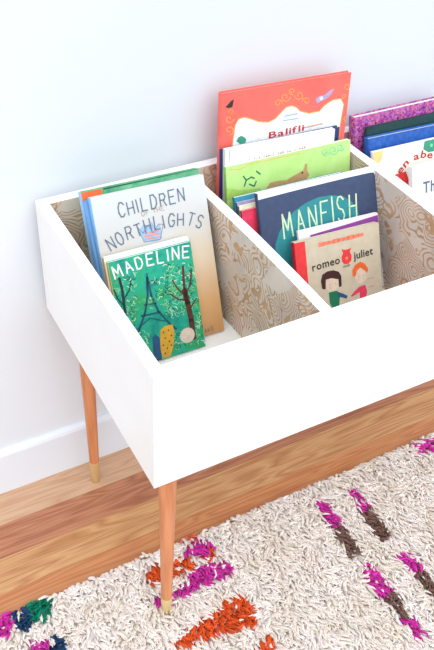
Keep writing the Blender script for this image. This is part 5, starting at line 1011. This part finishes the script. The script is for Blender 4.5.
INFO = {
 'north': ('picture_book', 'tall pale grey and tan book with two arched rows of slate capitals', 'picture books in the left compartment', 'hard'),
 'blue2': ('picture_book', 'sky blue book showing only its spine behind the tall grey and tan book', 'picture books in the left compartment', 'hard'),
 'greenor': ('picture_book', 'green picture book with orange corner, rearmost in the left compartment', 'picture books in the left compartment', 'hard'),
 'madel': ('picture_book', 'small green book with white title, iron tower and trees, foremost in left compartment', 'picture books in the left compartment', 'soft'),
 'pale': ('picture_book', 'pale book with straw spine peeking out just behind the small green tower book', 'picture books in the left compartment', 'soft'),
 'red': ('picture_book', 'tallest coral red picture book with gold scrolls around a white panel', 'picture books in the middle compartment', 'hard'),
 'navy': ('picture_book', 'navy blue book between the tall red book and the white book', 'picture books in the middle compartment', 'hard'),
 'white': ('picture_book', 'white picture book with rust red lettering behind the lime green book', 'picture books in the middle compartment', 'soft'),
 'green': ('picture_book', 'lime green picture book with a brown animal behind the navy book with teal shape', 'picture books in the middle compartment', 'soft'),
 'teal': ('picture_book', 'teal paperback, rearmost of four thin books left of the navy book with teal shape', 'picture books in the middle compartment', 'soft'),
 'lav': ('picture_book', 'lavender paperback just in front of the thin teal one in the middle compartment', 'picture books in the middle compartment', 'soft'),
 'crm': ('picture_book', 'cream paperback between the thin lavender and pink red ones in the middle compartment', 'picture books in the middle compartment', 'soft'),
 'pink': ('picture_book', 'pink red paperback, foremost of four thin books left of the navy book', 'picture books in the middle compartment', 'soft'),
 'manf': ('picture_book', 'navy picture book with white border and pale green title over a teal shape', 'picture books in the middle compartment', 'hard'),
 'purp': ('picture_book', 'thin white book with purple border between the navy book and the beige board book', 'picture books in the middle compartment', 'soft'),
 'romeo': ('board_book', 'beige board book with red spine, a drawn boy and orange haired girl', 'picture books in the middle compartment', 'hard'),
 'glit': ('picture_book', 'thick purple speckled book, rearmost in the right compartment', 'picture books in the right compartment', 'hard'),
 'dkgr': ('picture_book', 'dark green book between the purple speckled book and the blue book', 'picture books in the right compartment', 'hard'),
 'blue': ('picture_book', 'thick blue book in front of the dark green one in the right compartment', 'picture books in the right compartment', 'hard'),
 'cream': ('picture_book', 'ivory picture book with curved red lettering and a green leaf', 'picture books in the right compartment', 'hard'),
 'th': ('picture_book', 'bright white book with grey lettering, foremost in the right compartment', 'picture books in the right compartment', 'soft')}
for key, (bl, ex, nn, ez, w, h, t) in BOOKS.items():
    kind, label, grp, bind = INFO[key]
    ex = Vector(ex).normalized(); ez = Vector(ez); ez = (ez - ez.dot(ex)*ex).normalized(); nn = ez.cross(ex)
    root = empty(kind, (0, 0, 0), label, 'book', grp)
    root.matrix_world = Matrix(((ex.x, nn.x, ez.x, bl[0]), (ex.y, nn.y, ez.y, bl[1]), (ex.z, nn.z, ez.z, bl[2]), (0, 0, 0, 1)))
    cv = CV[key]; sp = SP.get(key, cv)
    ct = .0024 if bind == 'hard' else .0007; ins = .0035 if bind == 'hard' else .0008
    rc = .004 if key in ('manf', 'romeo', 'purp') else .0008
    def cover(name, y0, y1, groove):
        # outline in (u, v), extruded in depth; free corners slightly rounded
        pts = [(0.0006, 0), (w - rc, 0), (w - rc*.3, rc*.3), (w, rc), (w, h - rc), (w - rc*.3, h - rc*.3), (w - rc, h), (0.0006, h)]
        mb = MB(); k = len(pts)
        vs = [(u, y0, v) for u, v in pts] + [(u, y1, v) for u, v in pts]
        mb.add(vs, [tuple(range(k)), tuple(range(2*k-1, k-1, -1))] + [(i, i+k, (i+1) % k + k, (i+1) % k) for i in range(k)])
        return mb.build(name, cv, root, bevel=.0004 if bind == 'hard' else 0)
    fc = cover('front_cover', 0, ct, -1); cover('back_cover', t-ct, t, 1)
    pg = MB(); pg.box((.0016, ct, ins), (w-ins, t-ct, h-ins)); pg.build('pages', pages_m, root)
    # spine: gently rounded shell on the left
    sb = MB(); k = 7; out = []; bul = min(.0025, t*.18) if bind == 'hard' else .0004
    for i in range(k):
        a = i/(k-1); out.append((-bul*math.sin(math.pi*a), t*a))
    prof = out + [(.0006, t), (.0006, 0)][0:2]
    sb.prism(prof, 0.0002, h-.0002)
    sb.build('spine', sp, root, smooth=False)
    # hinge groove shown as a pressed line on hard covers
    from mathutils.geometry import tessellate_polygon
    prints = {}
    for a in ART:
        if a[0] != key: continue
        mb = prints.setdefault(a[-1], MB()); mb.flat = True
        if a[1] == 'p':
            pl = clip(a[3], w, h)
            if len(pl) > 2:
                ar = sum(pl[i-1][0]*pl[i][1]-pl[i][0]*pl[i-1][1] for i in range(len(pl)))
                if ar < 0: pl = pl[::-1]
                tris = tessellate_polygon([[Vector((u, v, 0)) for u, v in pl]])
                mb.add([(u, -.00016 - a[4]*LAY, v) for u, v in pl], [tuple(tr) for tr in tris], ink(a[2]))
        elif a[1] == 'l':
            pts = [(min(max(u, .001), w-.001), min(max(v, .001), h-.001)) for u, v in a[3]]
            ribbon(mb, pts, a[4], ink(a[2]), .00016 + a[5]*LAY, 0)
        else:
            lettering(mb, a[3], a[4], a[5], a[6], a[7], ink(a[2]), .00016 + (a[8]+1)*LAY)
    for nm, mb in prints.items():
        if mb.f: mb.build(nm[:-2] if nm[-2:] in ('_b', '_c') else nm, None, fc)

# ------------------------------------------------------------------ shaggy rug
PATCHES=[('magenta',[(-0.271,0.216),(-0.255,0.219),(-0.229,0.211),(-0.245,0.17),(-0.263,0.147),(-0.29,0.156)]),('navy',[(-0.237,0.215),(-0.207,0.211),(-0.186,0.195),(-0.206,0.158),(-0.227,0.141),(-0.242,0.159)]),('green',[(-0.203,0.211),(-0.163,0.204),(-0.161,0.166),(-0.183,0.142),(-0.211,0.163)]),('magenta',[(-0.231,0.111),(-0.191,0.098),(-0.202,0.067),(-0.242,0.078)]),('navy',[(-0.203,0.087),(-0.174,0.097),(-0.158,0.094),(-0.167,0.064),(-0.208,0.061)]),('orange',[(0.057,0.162),(0.086,0.167),(0.073,0.129),(0.041,0.123)]),('orange',[(0.088,0.161),(0.163,0.146),(0.146,0.114),(0.071,0.125)]),('orange',[(0.194,0.157),(0.216,0.152),(0.202,0.121),(0.175,0.126)]),('magenta',[(0.149,0.174),(0.195,0.174),(0.224,0.151),(0.187,0.134),(0.141,0.143)]),('magenta',[(0.077,0.083),(0.133,0.107),(0.193,0.117),(0.234,0.09),(0.215,0.066),(0.157,0.068),(0.073,0.064)]),('magenta',[(0.039,0.092),(0.056,0.088),(0.046,0.067),(0.03,0.07)]),('magenta',[(0.114,-0.022),(0.138,-0.026),(0.126,-0.048),(0.104,-0.042)]),('magenta',[(0.157,-0.01),(0.181,-0.014),(0.166,-0.04),(0.143,-0.034)]),('magenta',[(0.192,-0.012),(0.218,-0.014),(0.206,-0.04),(0.181,-0.035)]),('orange',[(0.035,-0.017),(0.115,0.001),(0.212,0.015),(0.226,-0.026),(0.202,-0.063),(0.123,-0.046),(0.032,-0.042)]),('orange',[(0.197,-0.101),(0.222,-0.106),(0.204,-0.144),(0.175,-0.129)]),('coral',[(0.161,0.212),(0.204,0.203),(0.195,0.18),(0.151,0.193)]),('magenta',[(0.492,0.155),(0.518,0.147),(0.512,0.071),(0.485,0.072)]),('brown',[(0.485,0.072),(0.512,0.071),(0.513,-0.009),(0.477,-0.02)]),('magenta',[(0.58,0.144),(0.605,0.142),(0.605,0.079),(0.573,0.076)]),('brown',[(0.573,0.076),(0.603,0.077),(0.601,-0.001),(0.568,-0.015)]),('magenta',[(0.489,-0.046),(0.513,-0.047),(0.516,-0.122),(0.481,-0.128)]),('brown',[(0.481,-0.128),(0.516,-0.122),(0.515,-0.188),(0.489,-0.193)]),('magenta',[(0.49,-0.194),(0.518,-0.193),(0.524,-0.24),(0.489,-0.244)]),('magenta',[(0.575,-0.054),(0.604,-0.057),(0.612,-0.109),(0.582,-0.118)]),('brown',[(0.582,-0.118),(0.612,-0.109),(0.607,-0.195),(0.577,-0.201)]),('navy',[(0.497,0.216),(0.515,0.217),(0.502,0.193),(0.486,0.194)]),('navy',[(0.576,0.225),(0.595,0.226),(0.586,0.209),(0.568,0.208)]),('magenta',[(0.818,0.174),(0.861,0.187),(0.907,0.191),(0.867,0.143),(0.813,0.155)]),('coral',[(0.903,0.236),(0.943,0.236),(0.92,0.208),(0.89,0.215)])]

RX0, RX1, RY0, RY1 = -.75, 1.6, -.75, .208
def inside(px, py, poly):
    c = np.zeros(px.shape, bool); n = len(poly)
    for i in range(n):
        x1, y1 = poly[i-1]; x2, y2 = poly[i]
        if y1 == y2: continue
        c ^= ((y1 > py) != (y2 > py)) & (px < (x2-x1)*(py-y1)/(y2-y1) + x1)
    return c
rug = MB(); rug.box((RX0, RY0, .0002), (RX1, RY1-.009, .010))
rugo = rug.build('shag_rug', paint('rug_backing', (250, 244, 234), .95, .08, 200), None, bevel=.002)
tag(rugo, 'cream shaggy wool rug with magenta, orange, brown and navy tufts on the oak floor', 'rug')
RC = dict(magenta=(212, 58, 168), orange=(226, 92, 44), navy=(36, 66, 104), green=(22, 128, 100), brown=(122, 92, 82), coral=(226, 120, 92))
sp_ = .0068
gx, gy = np.meshgrid(np.arange(RX0+.004, RX1-.003, sp_), np.arange(RY0+.004, RY1+.002, sp_))
gx = gx.ravel() + rng.uniform(-.0028, .0028, gx.size); gy = gy.ravel() + rng.uniform(-.0028, .0028, gx.size)
for lx, ly in ((.0537, .0584), (.98, .0584)):          # yarn parts around the feet
    k_ = (gx-lx)**2 + (gy-ly)**2 > .0125**2; gx, gy = gx[k_], gy[k_]
N = gx.size
ht = rng.uniform(.024, .035, N)
# neighbouring yarns clump and lean together
def smooth_field(s, seed):
    r2 = np.random.default_rng(seed); a = r2.uniform(0, 2*np.pi, 24); k = r2.uniform(.5, 1.5, 24)*s; ph = r2.uniform(0, 6.28, 24)
    return sum(np.sin(gx*np.cos(b)*kk + gy*np.sin(b)*kk + p) for b, kk, p in zip(a, k, ph)) / 3.5
lean = np.clip(rng.normal(.85, .16, N) + .10*smooth_field(170, 3), .1, 1.1)
az = math.radians(262) + .40*smooth_field(110, 1) + rng.normal(0, .28, N)
dx = np.cos(az)*lean; dy = np.sin(az)*lean
# colour
base = np.array([lin(c) for c in (254, 244, 237)])
colr = base[None, :] * rng.uniform(.93, 1.0, (N, 1)) * (1 + rng.normal(0, .012, (N, 3)))
warm = smooth_field(45, 5); colr *= (1 - .05*np.clip(warm, 0, 1))[:, None] * np.array([1, .985, .95])[None, :] ** np.clip(warm, 0, 1)[:, None]
jx = gx + dx*ht*.8 + rng.normal(0, .0016, N); jy = gy + dy*ht*.8 + rng.normal(0, .0016, N)
def paint_patch(c, poly):
    k_ = inside(jx, jy, poly) & (rng.random(N) > .07)
    colr[k_] = np.array([lin(v) for v in RC[c]])[None, :] * rng.uniform(.7, 1.25, (k_.sum(), 1))
for c, poly in PATCHES: paint_patch(c, poly)
# the pattern runs on beyond the picture: more slanting two-colour dashes
for ox, oy in ((.86, .02), (.98, -.03), (.80, -.16), (.93, -.22), (1.08, -.12), (1.22, .0), (1.2, -.26), (.75, -.34), (1.34, -.12), (1.36, .08)):
    paint_patch('magenta', [(ox, oy+.05), (ox+.022, oy+.05), (ox+.026, oy), (ox+.003, oy)])
    paint_patch('brown', [(ox+.003, oy), (ox+.026, oy), (ox+.03, oy-.07), (ox+.007, oy-.07)])
for ox, oy, c in ((-.5, .1, 'green'), (-.58, .08, 'navy'), (-.42, -.1, 'magenta'), (-.6, -.2, 'orange'), (-.35, -.3, 'orange'), (-.3, -.33, 'magenta'), (.1, -.4, 'navy'), (.17, -.38, 'green'), (-.12, -.45, 'orange')):
    paint_patch(c, [(ox, oy), (ox+.075, oy+.01), (ox+.08, oy+.045), (ox+.005, oy+.04)])
S_, R_ = 5, [(.0, .0028), (.3, .0041), (.6, .0040), (.85, .0026), (1.0, .0006)]
nr = len(R_)
ang = np.arange(S_)*2*np.pi/S_
V = np.zeros((N, nr, S_, 3), np.float32)
tw = rng.uniform(0, 6.28, N); wob = rng.normal(0, .0016, (N, nr, 2)); wob[:, 0] = 0
fat = rng.uniform(.8, 1.2, N)
for i, (tt, rr_) in enumerate(R_):
    bend = tt**1.6
    cx = gx + dx*ht*bend*1.15 + wob[:, i, 0]; cy = gy + dy*ht*bend*1.15 + wob[:, i, 1]
    cz = .004 + ht*tt*(1 - .25*lean*tt)
    for j in range(S_):
        a = ang[j] + tw
        V[:, i, j, 0] = cx + np.cos(a)*rr_*fat; V[:, i, j, 1] = cy + np.sin(a)*rr_*fat; V[:, i, j, 2] = cz
V = V.reshape(-1, 3)
b0 = (np.arange(N)*nr*S_)[:, None, None]
ii = np.arange(nr-1)[None, :, None]*S_; j0 = np.arange(S_)[None, None, :]; j1 = (j0+1) % S_
q = np.stack([b0+ii+j0, b0+ii+j1, b0+ii+S_+j1, b0+ii+S_+j0], -1).reshape(-1, 4)
me = bpy.data.meshes.new('pile'); me.vertices.add(len(V)); me.vertices.foreach_set('co', V.ravel())
me.loops.add(q.size); me.loops.foreach_set('vertex_index', q.ravel().astype(np.int32))
me.polygons.add(len(q)); me.polygons.foreach_set('loop_start', np.arange(len(q), dtype=np.int32)*4)
me.update(calc_edges=True); me.polygons.foreach_set('use_smooth', np.ones(len(q), bool))
ca = me.color_attributes.new('yarn', 'FLOAT_COLOR', 'POINT')
cc = np.ones((N, nr*S_, 4), np.float32); cc[:, :, :3] = np.clip(colr, 0, 1)[:, None, :]; ca.data.foreach_set('color', cc.ravel())
ym, nt, b = base_mat('wool_yarn', .95, .1)
at = nt.nodes.new('ShaderNodeAttribute'); at.attribute_name = 'yarn'
v = objco(nt); f = noise(nt, v, 900, 2)
hs = mix(nt, f, (.88, .88, .88, 1), (1, 1, 1, 1)); mu = nt.nodes.new('ShaderNodeMix'); mu.data_type = 'RGBA'; mu.blend_type = 'MULTIPLY'; mu.inputs[0].default_value = 1
nt.links.new(at.outputs['Color'], mu.inputs[6]); nt.links.new(hs, mu.inputs[7]); nt.links.new(mu.outputs[2], b.inputs['Base Color'])
b.inputs['Sheen Weight'].default_value = .7; b.inputs['Sheen Roughness'].default_value = .6; nt.links.new(mu.outputs[2], b.inputs['Sheen Tint'])
me.materials.append(ym)
pile = bpy.data.objects.new('pile', me); COL.objects.link(pile); pile.parent = rugo; pile['kind'] = 'stuff'

# ------------------------------------------------------------------ light
w = bpy.data.worlds.new('world'); SC.world = w; w.use_nodes = True
bg = w.node_tree.nodes['Background']; bg.inputs[0].default_value = (.80, .915, 1.0, 1); bg.inputs[1].default_value = 1.25
sd = bpy.data.lights.new('daylight', 'SUN'); sd.energy = 2.0; sd.angle = math.radians(65); sd.color = (1, .985, .96)
so = bpy.data.objects.new('daylight', sd); COL.objects.link(so)
so.rotation_euler = (Vector((.12,.7,-.85))).to_track_quat('-Z', 'Y').to_euler()
so.location = (1.5, -1.5, 2.2)
SC.view_settings.view_transform = 'Standard'; SC.view_settings.look = 'None'
SC.view_settings.gamma = 1; SC.view_settings.use_curve_mapping = False
SC.view_settings.exposure = 0.0
SC.cycles.max_bounces = 8; SC.cycles.diffuse_bounces = 5
SC.cycles.use_denoising = True
